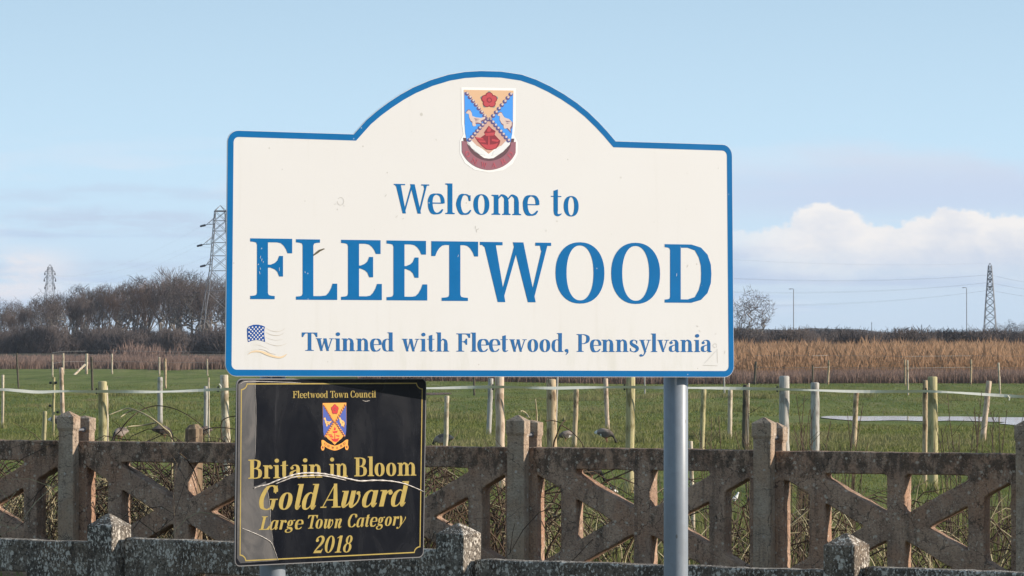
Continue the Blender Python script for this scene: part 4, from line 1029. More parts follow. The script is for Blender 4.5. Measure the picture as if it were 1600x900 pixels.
# near lattice fence, darker and full of lichen
near = thing('concrete_fence', 'nearest dark lichen speckled concrete fence with square posts across the bottom', 'fence', LN.p0, -LN.th)
tq = [LN.param(x) for x in (177, 722, 1327)]; tq = [tq[0] - 1.6] + tq + [tq[-1] + 1.6]
for t in tq: post_mesh('post', .122, -.094, .040, -.5, .862 + rnd.uniform(-.006, .006), .905, .0, M['con_near'], near, (t, 0, 0))
for i, zt in enumerate((.794, .806, .771, .786)):
    w = tq[i + 1] - tq[i]
    hs = [[(-p[0], p[1]) for p in h][::-1] for h in holes] if i % 2 else holes
    lo = [rough_edges(dense(outer, .05), .0022)] + [rough_edges(dense(h, .04), .002) for h in hs]
    me = bevelled_plate('lattice_panel', lo, .080, .007, M['con_near'], near, Matrix.Translation((0, 0, zt - .44)) @ Matrix.Scale((w - .13) / 1.594, 4, (1, 0, 0)) @ UP)
    o = link('lattice_panel', me, near, ((tq[i] + tq[i + 1]) / 2 + (.012 if i else 0), 0, 0)); o.rotation_euler = (0, (.006, .008, .0, 0.)[i], 0)

# ------------------------------------------------------------------ timber posts
def timber(name, xt, yt, xb, Z, wpx, m, parent=None, n=12, chop=None):
    """round post from its top in the picture to the ground at depth Z"""
    top = at(xt, yt, Z); b = at(xb, 530 + EYE * F / Z, Z); b.z = hgt(b.x, Z)
    r = wpx * Z / F / 2; org = Vector((b.x, Z, b.z)); mb = MB(); k = 9
    d = top - org; pts = [org - d * .12] + [org + d * (i / k) for i in range(k + 1)]
    j = [Vector((rnd.uniform(-1, 1), rnd.uniform(-1, 1), 0)) * r * .08 for _ in pts]; j[-1] = j[-2]
    pts = [p - org + q for p, q in zip(pts, j)]
    rr = [r * rnd.uniform(.95, 1.05) for _ in pts]
    pts.append(pts[-1] + d.normalized() * r * .22); rr.append(r * .80)
    mb.tube(pts, rr, n)
    o = mb.build(name, m, parent, smooth=False)
    for p in o.data.polygons: p.use_smooth = len(p.vertices) == 4
    return o, org, top
ZB = 40.
tf = thing('tape_fence', 'electric fence of thick round timber posts strung with white tape', 'fence', ground(800, 530 + EYE * F / ZB))
bigs = [(160.5, 597, 160, 13.5, 'wood_yellow'), (350, 587, 357, 12.5, 'wood_cream'), (780, 586, 783, 14, 'wood_pink'), (985.5, 587, 983.5, 14, 'wood_yellow'), (1225, 589, 1226, 15.5, 'wood_grey'), (1457, 590, 1458, 15.5, 'wood_yellow'), (1690, 588, 1691, 15, 'wood_cream'), (-60, 590, -60, 14, 'wood_cream')]
for xt, yt, xb, w, m in bigs:
    o, org, top = timber('post', xt, yt, xb, ZB, w, M[m]); o.parent = tf; o.location = org - tf.location
    r = w * ZB / F / 2
    ty = {160.5: 611, 350: 608, 780: 605, 985.5: 605, 1225: 608, 1457: 611}.get(xt)
    if ty:
        q = at(xt - w / 2 - 1, ty, ZB - .02); mb = MB()
        mb.tube([q - tf.location + Vector((r * .3, 0, 0)), q - tf.location + Vector((-.012, -.01, 0))], .011, 8); mb.tube([q - tf.location + Vector((-.012, -.01, -.03)), q - tf.location + Vector((-.012, -.01, .03))], .010, 8)
        mb.build('insulator', M['black_plastic'], tf)
tape_px = [(-70, 608), (0, 608.5), (30, 610.5), (60, 612.6), (100, 611.3), (146, 612), (153, 611.5), (200, 611.8), (243, 612.3), (300, 610.5), (342, 608.4), (366, 608), (450, 607.5), (560, 608), (672, 606.5), (720, 605.5), (772, 604.6), (800, 605), (850, 606.2), (872, 606.4), (910, 605.6), (960, 605), (978, 604.8), (1010, 605.2), (1060, 605.8), (1110, 606.3), (1160, 607), (1215, 608), (1240, 608.8), (1280, 610), (1320, 611.3), (1370, 612), (1420, 611.6), (1446, 611.2), (1490, 613.2), (1540, 616.4), (1575, 618.6), (1605, 620), (1690, 622)]
wid = lambda x: .016 + .015 * abs(math.sin(x * .0191 + .5 + .8 * math.sin(x * .007))) ** .7
mb = MB(); C = crom(tape_px, 5)
for i, (x, y) in enumerate(C):
    q = at(x, y, ZB - .075) - tf.location; a = wid(x); tw = math.sin(x * .03) * .012
    for sy in (-.0006, .0006): mb.v += [(q.x, q.y + sy - tw, q.z - a / 2), (q.x, q.y + sy + tw, q.z + a / 2)]
    if i:
        o = (i - 1) * 4
        for f in ((0, 1, 5, 4), (2, 6, 7, 3), (0, 4, 6, 2), (1, 3, 7, 5)): mb.f.append(tuple(o + k for k in f)); mb.m.append(0)
mb.build('tape', M['tape'], tf)
for x, y in ((1576, 621), (344, 603)):
    mb = MB(); q = at(x, y, ZB - .08) - tf.location; mb.tube([q + Vector((-.012, 0, .02)), q + Vector((.008, 0, -.005)), q + Vector((.004, 0, -.03))], .007, 6); mb.build('tape_clip', M['tape'], tf)
# loose timber stakes and posts, each one a thing
stakes = [  # top x, top y, base x, depth, width px, timber, label
    (4.5, 586, 4, 69, 4.5, 'wood_cream', 'thin pale stake standing at the far left edge of the pasture', 'stake'),
    (84.3, 590, 83, 63, 4.4, 'wood_yellow', 'thin yellowish stake with black insulators left of the pinkish post', 'stake'),
    (95.5, 575, 99.5, 56, 6.6, 'wood_pink', 'tall pinkish stake behind the leftmost lattice fence post', 'stake'),
    (70.5, 643, 68, 56, 7., 'wood_yellow', 'short yellow stump standing left of the tall pinkish stake', 'stake'),
    (166.5, 603, 168, 52, 4.6, 'wood_cream', 'slender pale stake touching the thick yellow tape post', 'stake'),
    (250, 590, 250, 69, 8, 'wood_grey', 'grey weathered stake under the tape above the arching brambles', 'stake'),
    (321.5, 604, 321, 62, 6, 'wood_grey', 'grey shaded post beside a thin pale rod', 'post'),
    (326, 590, 326.5, 58, 2.6, 'wood_cream', 'thin pale rod beside the grey shaded post', 'rod'),
    (698.5, 619, 695, 46, 7.2, 'wood_cream', 'short leaning pale stake right of the black plaque', 'stake'),
    (767, 592, 763.5, 62, 8, 'wood_grey', 'grey stake leaning beside the thick pink tape post', 'stake'),
    (861, 594, 864, 41.5, 15.5, 'wood_brown', 'thick brown post with flaking bark behind the middle lattice fence post', 'post'),
    (871, 586, 868, 60, 3.2, 'wood_grey', 'thin grey rod right of the thick brown flaking post', 'rod'),
    (900.5, 608, 897.5, 55, 8, 'wood_brown', 'short brown stake between the flaking post and a grazing goose', 'stake'),
    (946, 592, 949.5, 64, 7, 'wood_pink', 'pale leaning stake standing right behind the white tailed goose', 'stake'),
    (1099.5, 609, 1096, 52, 8.2, 'wood_yellow', 'yellow stake leaning beside the right sign post', 'stake'),
    (1141, 610, 1140, 60.5, 7.2, 'wood_cream', 'pale stake between the yellow leaning stake and a black post', 'stake'),
    (1165, 602, 1163, 54, 8.5, 'wood_dark', 'black weathered post left of the right hand lattice fence post', 'post'),
    (1170, 599, 1168.5, 55, 2.6, 'wood_cream', 'thin pale rod touching the black weathered post', 'rod'),
    (1079, 690, 1084, 29.5, 6.5, 'wood_cream', 'low pale stake showing through the lattice just right of the sign post', 'stake'),
    (1273, 599, 1273.5, 47, 13.5, 'wood_grey', 'thick grey post right of the tall tape post with dry weeds', 'post'),
    (1338, 612, 1333.5, 55, 8.4, 'wood_brown', 'leaning stake standing before the left end of the floodwater', 'stake'),
    (1445.5, 595, 1445, 41, 8, 'wood_brown', 'slim brown post touching the thick yellow tape post on the right', 'post'),
    (1545.5, 596, 1535, 59, 9, 'wood_pink', 'pale stake leaning strongly to the right over the floodwater', 'stake'),
]
for xt, yt, xb, Z, w, m, lab, cat in stakes:
    nm = {'stake': 'fence_stake', 'post': 'timber_post', 'rod': 'fence_rod'}[cat]
    o, org, top = timber(nm, xt, yt, xb, Z, w, M[m]); o.location = org; tag(o, lab, cat, 'timber stakes and posts in the pasture')
    if 'insulators' in lab:
        for q in ((-5, 598), (3.5, 598), (-6, 634), (6, 644)):
            p = at(84 + q[0], q[1], Z - .02) - org; mb = MB(); mb.tube([p + Vector((-.02, 0, 0)), p + Vector((.02, 0, 0))], .02, 8); mb.build('insulator', M['black_plastic'], o)
feet = [((xb - 800) / F * Z, Z - .03, .22) for xt, yt, xb, Z, w, m, lab, cat in stakes for _ in range(2)] + [((xb - 800) / F * ZB, ZB - .05, .3) for xt, yt, xb, w, m in bigs for _ in range(2)]
blades('foot_grass', M['grass_dry'], clump(2600, feet, .5), .17, .012, .6, 'longer dry grass left standing round the feet of the posts and stakes', 'grass')
# far wire fences in front of the rough grass and the reeds
def wire_fence(label, rows, wires):
    Zm = rows[0][3]; f = thing('wire_fence', label, 'fence', ground(rows[0][2], 530 + EYE * F / Zm))
    for xt, yt, xb, Z, w, m in rows:
        o, org, top = timber('post', xt, yt, xb, Z, w, M[m], n=8); o.parent = f; o.location = org - f.location
    for hz, rs in wires:
        mb = MB(); P = []
        for xt, yt, xb, Z, w, m in rs:
            b = at(xb, 530 + EYE * F / Z, Z); P.append(Vector((b.x, Z - w * Z / F * .5, hgt(b.x, Z) + hz)) - f.location)
        mb.tube(P, .0045, 4); mb.build('wire', M['wire'], f)
    return f
rl = [(26, 552, 29, 126, 3, 'wood_dark'), (82, 554, 82, 160, 2.6, 'wood_cream'), (99, 552, 99, 166, 2.8, 'wood_cream'), (135.5, 553, 135, 168, 4.4, 'wood_cream'), (143, 558, 144.5, 125, 3.6, 'wood_dark'), (175, 553, 175, 166, 2.4, 'wood_cream'), (249, 558, 249, 160, 2.6, 'wood_cream'), (258, 560, 258.5, 128, 4, 'wood_brown'), (323.5, 561, 324, 160, 2.4, 'wood_cream'), (370, 560, 370, 160, 2.4, 'wood_cream')]
lfence = wire_fence('far wire fence of thin posts before the wood on the left', rl, [(1.0, [r for r in rl if r[3] > 150]), (.55, [r for r in rl if r[3] > 150])])
a, b_ = at(113.5, 588.5, 165) - lfence.location, at(132.5, 570, 167.5) - lfence.location
mb = MB(); mb.tube([a, b_], .05, 8); mb.build('brace', M['wood_cream'], lfence)
rr_ = [(740.5, 578, 741, 111, 3.2, 'wood_dark'), (1007, 576, 1007.5, 107, 2.4, 'wood_grey'), (1131, 574, 1132, 106, 2.8, 'wood_grey'), (1181, 565, 1179, 133, 4, 'wood_dark'), (1270, 571, 1269.5, 131, 3, 'wood_dark'), (1295.5, 563, 1293.5, 133, 3.2, 'wood_brown'), (1414, 562, 1414.5, 131, 2.6, 'wood_brown'), (1418, 563, 1419, 104, 2.6, 'wood_cream'), (1517.5, 562, 1517, 134, 3, 'wood_brown'), (1560, 567, 1563, 104, 3, 'wood_cream'), (1625, 562, 1625, 132, 3, 'wood_brown')]
wire_fence('far wire fence of slim posts along the reed bed', rr_, [(1.0, [r for r in rr_ if r[3] > 125]), (.6, [r for r in rr_ if r[3] > 125])])

# ------------------------------------------------------------------ brambles and weeds by the lattice fence
def canes(N, px0, px1, y0, y1, h0, h1, r):
    mb = MB()
    for _ in range(N):
        px = rnd.uniform(px0, px1); Y = 23.7 / (1 + .12 * (px - 800) / 1600) + .3 + rnd.uniform(0, y1 - y0); x = (px - 800) / F * Y; h = rnd.uniform(h0, h1); L = rnd.uniform(.4, 1.5) * h * 1.6; a = rnd.uniform(0, 6.283)
        dx, dy = math.cos(a), math.sin(a) * .5; pts = []; k = 9; bend = rnd.uniform(-.15, .15)
        for i in range(k + 1):
            s = i / k; pts.append((x + dx * L * s + bend * math.sin(s * 3.1) + rnd.uniform(-.012, .012), Y + dy * L * s + rnd.uniform(-.012, .012), max(.0, h * math.sin(min(1., s * 1.08) * math.pi * rnd.uniform(.86, .9)) ** .8 + rnd.uniform(-.01, .01))))
        mb.tube(pts, [r * (1.2 - .8 * i / k) for i in range(k + 1)], 4, cap=False)
        for _s in range(2):
            i = rnd.randrange(2, k); p = Vector(pts[i]); e = p + Vector((rnd.uniform(-.3, .3), rnd.uniform(-.2, .2), rnd.uniform(-.15, .25))); mb.tube([p, p.lerp(e, .5) + Vector((0, 0, .03)), e], [r * .6, r * .5, r * .3], 3, cap=False)
    return mb
tag(canes(460, -60, 840, 24.2, 27.5, .25, .80, .0055).build('bramble_tangle', M['bramble'], recalc=False), 'brown bramble tangle seen through the left lattice panels', 'brambles', None, 'stuff')
tag(canes(170, 830, 1660, 24.2, 27.5, .15, .62, .0050).build('bramble_tangle', M['bramble'], recalc=False), 'thinner bramble tangle seen through the right lattice panels', 'brambles', None, 'stuff')
tag(canes(120, -60, 1660, 24.2, 26.5, .15, .62, .0045).build('bramble_tangle', M['bramble_pale'], recalc=False), 'pale dead canes mixed into the brambles behind the lattice fence', 'brambles', None, 'stuff')
tag(canes(150, -60, 520, 24.2, 26.0, .2, .72, .0045).build('bramble_tangle', M['bramble_pale'], recalc=False), 'tan dead stems thick among the left brambles', 'brambles', None, 'stuff')
tag(canes(46, 322, 372, 24.4, 25.5, .75, 1.03, .0045).build('bramble_tangle', M['bramble'], recalc=False), 'bushy bramble heap rising above the rail beside the black plaque', 'brambles', None, 'stuff')
def px_cane(name, lab, lines, Z, m, cat='bramble'):
    root = None; o0 = at(*lines[0][0][0], Z); mb = MB()
    for pts, r in lines:
        C = crom(pts, 4); P = [at(q[0], q[1], Z + .05 * math.sin(i * .4)) - o0 for i, q in enumerate(C)]
        mb.tube(P, [r * (1.1 - .6 * i / len(P)) for i in range(len(P))], 5)
    o = mb.build(name, M[m], None, smooth=True); o.location = o0; return tag(o, lab, cat)
px_cane('bramble_cane', 'pale dead bramble cane arching over the left fence rail', [([(268, 760), (268, 686), (255, 668), (233, 651), (208, 639.5), (195, 639), (170, 648.5)], .007), ([(208, 640), (198, 645), (188, 652)], .006), ([(245, 660), (223, 664.5), (205, 666), (193, 669)], .006)], 25.5, 'bramble_pale')
px_cane('bramble_cane', 'dark bramble cane arching high behind the grey stake', [([(178, 760), (178, 690), (188, 673), (200, 657), (220, 641), (243, 634), (267, 637), (287, 645), (303, 655), (322, 672), (335, 700)], .0045), ([(347, 690), (347, 658), (370, 650), (390, 652)], .0045), ([(300, 690), (320, 672), (345, 668), (375, 672)], .0045)], 25.7, 'bramble')
px_cane('bramble_cane', 'bramble shoot with one leaf beside the middle lattice fence post', [([(864, 740), (864.8, 697), (870, 679.5), (876.4, 664), (883.4, 656), (885, 652)], .006), ([(877, 664), (890, 672), (900, 681), (909, 692), (914, 705)], .004), ([(852, 658), (862, 657), (876, 660)], .004)], 24.6, 'bramble')
mb = MB(); q = at(883, 654, 24.6); mb.add([q + Vector(v) for v in ((-.02, 0, -.015), (.0, -.01, -.02), (.022, 0, .0), (.005, .01, .02), (-.012, 0, .012))], [(0, 1, 2, 3, 4)]); lfm = mb.build('leaf', M['leaf'])
sh = [o for o in bpy.data.objects if o.get('label', '').startswith('bramble shoot')][0]; lfm.data.transform(Matrix.Translation(-sh.location)); lfm.parent = sh
px_cane('dead_stem', 'dead pale stem sticking up between the middle fence posts', [([(840, 690), (838.7, 656), (838, 640), (836.4, 624)], .007), ([(826, 652), (822, 646), (816, 642), (813, 643)], .006)], 23.75, 'bramble_pale', 'stem')
def weeds(lab, px0, px1, Z0, Z1, h, N, m='bramble'):
    mb = MB(); c = ((px0 + px1) / 2 - 800) / F * Z0; org = Vector((c, Z0, 0))
    for _ in range(N):
        Z = rnd.uniform(Z0, Z1); x = (rnd.uniform(px0, px1) - 800) / F * Z; hh = h * rnd.uniform(.6, 1.1); l = rnd.uniform(-.12, .12)
        P = [Vector((x + l * s * s + rnd.uniform(-.006, .006), Z, hh * s)) - org for s in (0, .3, .6, .85, 1)]
        mb.tube(P, [.004, .0035, .003, .0025, .002], 4, cap=False)
        for _k in range(4):
            s = rnd.uniform(.4, .95); p = Vector((x + l * s * s, Z, hh * s)) - org; mb.tube([p, p + Vector((rnd.uniform(-.09, .09), rnd.uniform(-.05, .05), rnd.uniform(.05, .14)))], [.0022, .0015], 3, cap=False)
    o = mb.build('dry_weeds', M[m], recalc=False); o.location = org; return tag(o, lab, 'weeds', 'dry weeds behind the lattice fence')
weeds('dry weeds between the yellow leaning stake and the black post', 1100, 1136, 26, 28, 1.0, 16)
weeds('dry weeds leaning beside the black weathered post', 1168, 1184, 26, 27, 1.12, 9)
weeds('tall thick dry weeds between the tape post and the thick grey post', 1238, 1272, 25, 27, 1.14, 30)
weeds('sparse dry weeds under the leaning stake by the floodwater', 1310, 1362, 26, 28, 1.05, 12)
weeds('dry weeds before the floodwater between yellow post and leaning stake', 1484, 1530, 26, 28, 1.12, 14)
weeds('few dry stems at the right edge before the floodwater', 1545, 1585, 26, 28, 1.05, 7)

# ------------------------------------------------------------------ birds grazing in the pasture
for k, c in dict(goose=(.125, .10, .085), goose_dark=(.045, .038, .034), feather_white=(.70, .68, .64), bill=(.26, .13, .08), black_feather=(.014, .014, .016), goose_pale=(.27, .215, .18)).items(): flat(k, c, .8, .2)
def bird(lab, cat, x, yb, size, face, pose, cols, turn=0.):
    """one continuous skinned body: tail, trunk, neck, head, bill and two legs"""
    Z = EYE * F / (yb - 530); org = ground(x, yb)
    if pose == 'graze': sp = [(-.40, .27, .02), (-.30, .285, .06), (-.16, .29, .115), (.02, .275, .125), (.15, .26, .09), (.23, .21, .045), (.29, .13, .030), (.33, .06, .034), (.37, .035, .024), (.42, .01, .008)]
    elif pose == 'up': sp = [(-.40, .25, .02), (-.30, .265, .06), (-.16, .28, .115), (.02, .28, .125), (.13, .31, .085), (.18, .38, .045), (.20, .47, .032), (.22, .545, .038), (.27, .55, .024), (.33, .54, .008)]
    else: sp = [(-.36, .20, .012), (-.22, .25, .05), (-.08, .29, .09), (.03, .33, .095), (.09, .40, .06), (.11, .45, .05), (.14, .49, .055), (.18, .495, .03), (.26, .48, .006)]
    vs = [(a, 0, b) for a, b, r in sp]; es = [(i, i + 1) for i in range(len(sp) - 1)]; rad = [r for *_, r in sp]
    base = 3 if pose != 'stand' else 2
    for sgn in (-1, 1):
        k = len(vs); bx = sp[base][0]
        vs += [(bx - .02, sgn * .05, .15), (bx, sgn * .055, .06), (bx, sgn * .055, .006), (bx + .06, sgn * .055, .004)]; rad += [.028, .011, .011, .009]; es += [(base, k), (k, k + 1), (k + 1, k + 2), (k + 2, k + 3)]
    me = bpy.data.meshes.new('body'); me.from_pydata(vs, es, [])
    ob = bpy.data.objects.new('body', me); COL.objects.link(ob)
    md = ob.modifiers.new('skin', 'SKIN'); md.use_smooth_shade = True
    for i, sv_ in enumerate(me.skin_vertices[0].data): sv_.radius = (rad[i], rad[i]); sv_.use_root = (i == base)
    ss = ob.modifiers.new('sub', 'SUBSURF'); ss.levels = 2; ss.render_levels = 2
    dg = bpy.context.evaluated_depsgraph_get(); m2 = bpy.data.meshes.new_from_object(ob.evaluated_get(dg)); bpy.data.objects.remove(ob)
    body, rear, head, bill, wing = cols
    m2.materials.clear()
    for c in (body, rear, head, bill, wing): m2.materials.append(M[c])
    hx = sp[-4 if pose != 'stand' else -4][0]
    for p in m2.polygons:
        c = p.center; i = 0
        if c.z < .17 and abs(c.y) > .025 and c.x < .16: i = 3
        elif c.x < -.29 or (c.x < -.12 and c.z < .235): i = 1
        elif c.x > sp[-2][0] + .012: i = 3
        elif c.x > sp[-5][0] - (.0 if pose == 'graze' else .03) and (pose == 'graze' or c.z > sp[-5][1] - .02): i = 2
        elif c.z > .29 and c.x < .1: i = 4
        elif pose == 'stand' and c.z < .36: i = 1
        p.material_index = i; p.use_smooth = True
    s = size * Z / F / .80
    o = link('goose' if cat == 'goose' else 'pied_bird' if 'pied' in lab or 'black' in lab else 'white_bird', m2); o.location = org; o.scale = (s * .86, s * 1.05, s * 1.18); o.rotation_euler = (0, 0, (0 if face > 0 else math.pi) + R(turn))
    return tag(o, lab, cat, 'birds in the pasture')
G = ('goose', 'feather_white', 'goose_dark', 'bill', 'goose_pale'); G2 = ('goose_pale', 'goose_pale', 'goose_dark', 'bill', 'goose'); G3 = ('goose_dark', 'goose', 'black_feather', 'bill', 'goose')
bird('grey goose grazing at the far left, head low to the right', 'goose', 92, 672, 40, 1, 'graze', G)
bird('pinkish brown goose half hidden behind the slender pale stake', 'goose', 187, 692, 44, -1, 'graze', G2, 50)
bird('dark grey goose behind the arching brambles left of the stub', 'goose', 256, 690, 46, 1, 'graze', G3, 25)
bird('dark goose half hidden in the bramble heap by the rod', 'goose', 318, 688, 40, -1, 'graze', G3, 40)
bird('pale goose lying low at the right edge of the black plaque', 'goose', 690, 704, 48, -1, 'graze', G2, -20)
bird('brown goose facing away left between the flaking post and short stake', 'goose', 883, 694, 38, -1, 'graze', G, 15)
bird('white tailed goose grazing in the open left of the thick yellow post', 'goose', 947, 694, 44, 1, 'graze', G, -14)
bird('dark goose under the fence rail above the middle lattice brace', 'goose', 924, 756, 58, 1, 'graze', G3)
bird('small black and white pied bird seen through the middle lattice', 'bird', 957, 778, 30, -1, 'stand', ('feather_white', 'feather_white', 'black_feather', 'bill', 'black_feather'), 40)
bird('small white bird seen through the lattice left of the right fence post', 'bird', 1150, 789, 26, 1, 'stand', ('feather_white', 'feather_white', 'feather_white', 'bill', 'feather_white'), 30)
bird('small black bird seen through the lattice beside the right fence post', 'bird', 1171, 795, 28, -1, 'stand', ('black_feather', 'black_feather', 'black_feather', 'black_feather', 'black_feather'))

# ------------------------------------------------------------------ bare winter trees
def tree_meshes(seed, H, spread, twig_r=.014, nb=3, forks=6, bole=.36):
    rn = random.Random(seed); tr = MB(); cr = MB()
    def grow(p, d, L, r, lvl):
        k = 3; pts = [p]; q = p; dd = d
        for i in range(k):
            dd = (dd + Vector((rn.uniform(-1, 1), rn.uniform(-1, 1), rn.uniform(-.35, .5))) * (.10 + .04 * lvl)).normalized(); q = q + dd * (L / k); pts.append(q)
        rr = [r * (1 - .38 * i / k) for i in range(k + 1)]
        (tr if lvl < 2 else cr).tube(pts, rr, 6 if lvl < 2 else 3, cap=False)
        if lvl >= forks - 1: return
        n = nb if lvl else nb + 2
        for j in range(n):
            s = rn.uniform(.45, 1.) if j else 1.; i = min(k, max(1, round(s * k))); b = pts[i]
            a = rn.uniform(0, 6.283); out_ = Vector((math.cos(a), math.sin(a), 0)); tilt = rn.uniform(.35, .8) * spread * (1 if j else .4)
            nd = (dd * (1 - .3 * tilt) + out_ * tilt + Vector((0, 0, .20))).normalized()
            grow(b, nd, L * rn.uniform(.62, .82), max(twig_r * .55, rr[i] * rn.uniform(.50, .66)), lvl + 1)
    grow(Vector((0, 0, -.2)), Vector((rn.uniform(-.06, .06), rn.uniform(-.06, .06), 1)).normalized(), H * bole, H * .019, 0)
    zmax = max(v[2] for v in cr.v); s = H / zmax
    for m in (tr, cr): m.v = [(v[0] * s, v[1] * s, v[2] * s) for v in m.v]
    return tr, cr
def round_tree_meshes(seed, H, half, n=900, low=.24, r0=.018, rt=.0011):
    rn = random.Random(seed); tr = MB(); cr = MB(); zc, hz = H * (1 + low) / 2, H * (1 - low) / 2
    nodes = [Vector((0, 0, H * t)) for t in (-.02, .08, .16, .22)]; par_ = [-1, 0, 1, 2]
    tg = []
    while len(tg) < n:
        v = Vector((rn.uniform(-1, 1), rn.uniform(-1, 1), rn.uniform(-1, 1)))
        if v.length > 1 or (v.length < .55 and rn.random() < .6): continue
        k = 1 + .24 * math.sin(3.3 * v.x + seed) * math.sin(4 * v.z + 2 * v.y); tg.append(Vector((v.x * half * k, v.y * half * k, zc + v.z * hz * k)))
    tg.sort(key=lambda p: (p - nodes[3]).length + rn.uniform(0, .12) * H)
    for p in tg:
        A = np.array(nodes[2:]); q = np.array(p); d = A - q; dist = np.sqrt((d * d).sum(1)) + np.maximum(0, A[:, 2] - q[2]) * 1.6
        i = int(dist.argmin()) + 2; a = nodes[i]; L = (p - a).length; k = max(1, min(5, int(L / (H * .035)))); j = i
        for s in range(1, k + 1):
            t = s / k; w = a.lerp(p, t) + Vector((rn.uniform(-1, 1), rn.uniform(-1, 1), rn.uniform(-.6, .6))) * L * .07 * (1 if s < k else .3) + Vector((0, 0, -math.sin(t * math.pi) * L * .08))
            nodes.append(w); par_.append(j); j = len(nodes) - 1
    load = [0.] * len(nodes); kids = [0] * len(nodes)
    for i in range(len(nodes) - 1, 0, -1):
        if load[i] == 0: load[i] = 1.
        load[par_[i]] += load[i]
    mx = load[0]; rad = [max(H * rt, H * r0 * (l / mx) ** .46) for l in load]
    for i in range(1, len(nodes)):
        thick = rad[i] > H * .0045; (tr if thick else cr).tube([nodes[par_[i]], nodes[i]], [min(rad[par_[i]], rad[i] * 1.25), rad[i]], 6 if thick else 3, cap=False)
        if load[i] <= 2:
            d = (nodes[i] - nodes[par_[i]]).normalized()
            for _ in range(2): cr.tube([nodes[i], nodes[i] + (d + Vector((rn.uniform(-.8, .8), rn.uniform(-.8, .8), rn.uniform(-.3, .8)))) * H * rn.uniform(.02, .045)], [H * rt, H * rt * .6], 3, cap=False)
    return tr, cr
def make_tree(name, lab, cat, seed, H, spread, mt, mc, group=None, **kw):
    t = thing(name, lab, cat, (0, 0, 0), 0, group); a, b = round_tree_meshes(seed, H, spread, **kw) if 'low' in kw else tree_meshes(seed, H, spread, **kw)
    a.build('trunk', M[mt], t, recalc=False); b.build('crown', M[mc], t, recalc=False); return t
WL = 'bare grey brown winter tree in the wood on the left'
WR = 'bare reddish winter tree in the wood on the left'
protos = [make_tree('bare_tree', WL, 'tree', 11 + i, 10., (.52, 2.3, 1.9, .56)[i], 'bark', 'twig', 'trees of the bare wood', **(dict(low=.34, n=750, rt=.0014, r0=.017) if i in (1, 2) else dict(nb=3, twig_r=.0135, forks=7, bole=(.33, 0, 0, .15)[i]))) for i in range(4)] + [make_tree('bare_tree', WR, 'tree', 31, 10., .6, 'bark', 'twig_red', 'reddish trees of the bare wood', nb=3, twig_r=.0125, forks=7, bole=.22)]
sil = [(-80, 490), (0, 474), (50, 464), (100, 453), (150, 442), (200, 433), (250, 426), (290, 422), (350, 428), (440, 440), (560, 455)]
def sil_y(x): return float(np.interp(x, [a for a, b in sil], [b for a, b in sil]))
spots = []
for row, (Z, st, off, drop) in enumerate(((470, 27, 0, 12), (500, 24, 14, 5), (535, 23, 5, 0), (565, 26, 18, 0))):
    x = -70 + off
    while x < 470: spots.append((x + rnd.uniform(-7, 7), Z + rnd.uniform(-10, 10), drop - 4)); x += st
used = set()
for i, (x, Z, drop) in enumerate(spots):
    k = i % 4 if not (160 < x < 250 and i % 2 or 255 < x < 300 and i % 3 == 0) else 4
    if k not in used: used.add(k); t = protos[k]
    else: t = copy_tree(protos[k])
    H = (530 - sil_y(x) - drop - rnd.uniform(0, 7)) * Z / F + EYE; s = H / 10 * rnd.uniform(.94, 1.05)
    t.location = ((x - 800) / F * Z, Z, 0); t.scale = (s * rnd.uniform(.95, 1.2), s * rnd.uniform(.95, 1.2), s); t.rotation_euler = (0, 0, rnd.uniform(0, 6.28))
# scrub
def shrub_mesh(seed, dens):
    rn = random.Random(seed); mb = MB()
    for _ in range(dens):
        a = rn.uniform(0, 6.283); b = rn.uniform(.1, 1.25); L = rn.uniform(.5, 1.0)
        p = Vector((rn.gauss(0, .35), rn.gauss(0, .35), 0)); d = Vector((math.cos(a) * math.sin(b), math.sin(a) * math.sin(b), math.cos(b) + .15))
        m = p + d * L * .5 + Vector((rn.uniform(-.1, .1), rn.uniform(-.1, .1), 0)); e = p + d * L
        mb.tube([p, m, e], [.014, .011, .006], 3, cap=False)
        for k in range(4):
            q = m.lerp(e, rn.random()); mb.tube([q, q + Vector((rn.uniform(-.16, .16), rn.uniform(-.16, .16), rn.uniform(.0, .2)))], [.008, .005], 3, cap=False)
    return mb
sm = [shrub_mesh(71 + i, 620).build('scrub_bush', M['shrub'], recalc=False).data for i in range(3)]
for o in [o for o in bpy.data.objects if o.name.startswith('scrub_bush')]: bpy.data.objects.remove(o)
def shrub(x, Z, w, h, lab, grp, k):
    o = link('scrub_bush', sm[k % 3]); o.location = ((x - 800) / F * Z, Z, -.05); o.scale = (w * .62, w * .62, h); o.rotation_euler = (0, 0, rnd.uniform(0, 6.28)); return tag(o, lab, 'bush', grp)
k = 0
x = -60
while x < 460:
    Z = 420 + rnd.uniform(-14, 14); k += 1
    shrub(x, Z, rnd.uniform(2.6, 4.2), rnd.uniform(1.7, 3.0), 'dark leafless bush along the foot of the bare wood', 'bushes along the bare wood', k); x += rnd.uniform(13, 22)
x = -60
while x < 460:
    Z = 452 + rnd.uniform(-8, 8); k += 1
    shrub(x, Z, rnd.uniform(3.0, 5.), rnd.choice((1.4, 1.7, 2.0, 2.5, 3.0)), 'dark leafless bush along the foot of the bare wood', 'bushes along the bare wood', k); x += rnd.uniform(15, 24)
x = 1120
while x < 1680:
    Z = 275 + rnd.uniform(-18, 18); k += 1
    shrub(x, Z, rnd.uniform(2., 3.6), rnd.uniform(1.6, 2.2), 'dark leafless bush in the hedge line behind the reed bed', 'bushes behind the reed bed', k); x += rnd.uniform(13, 22)
x = 1120
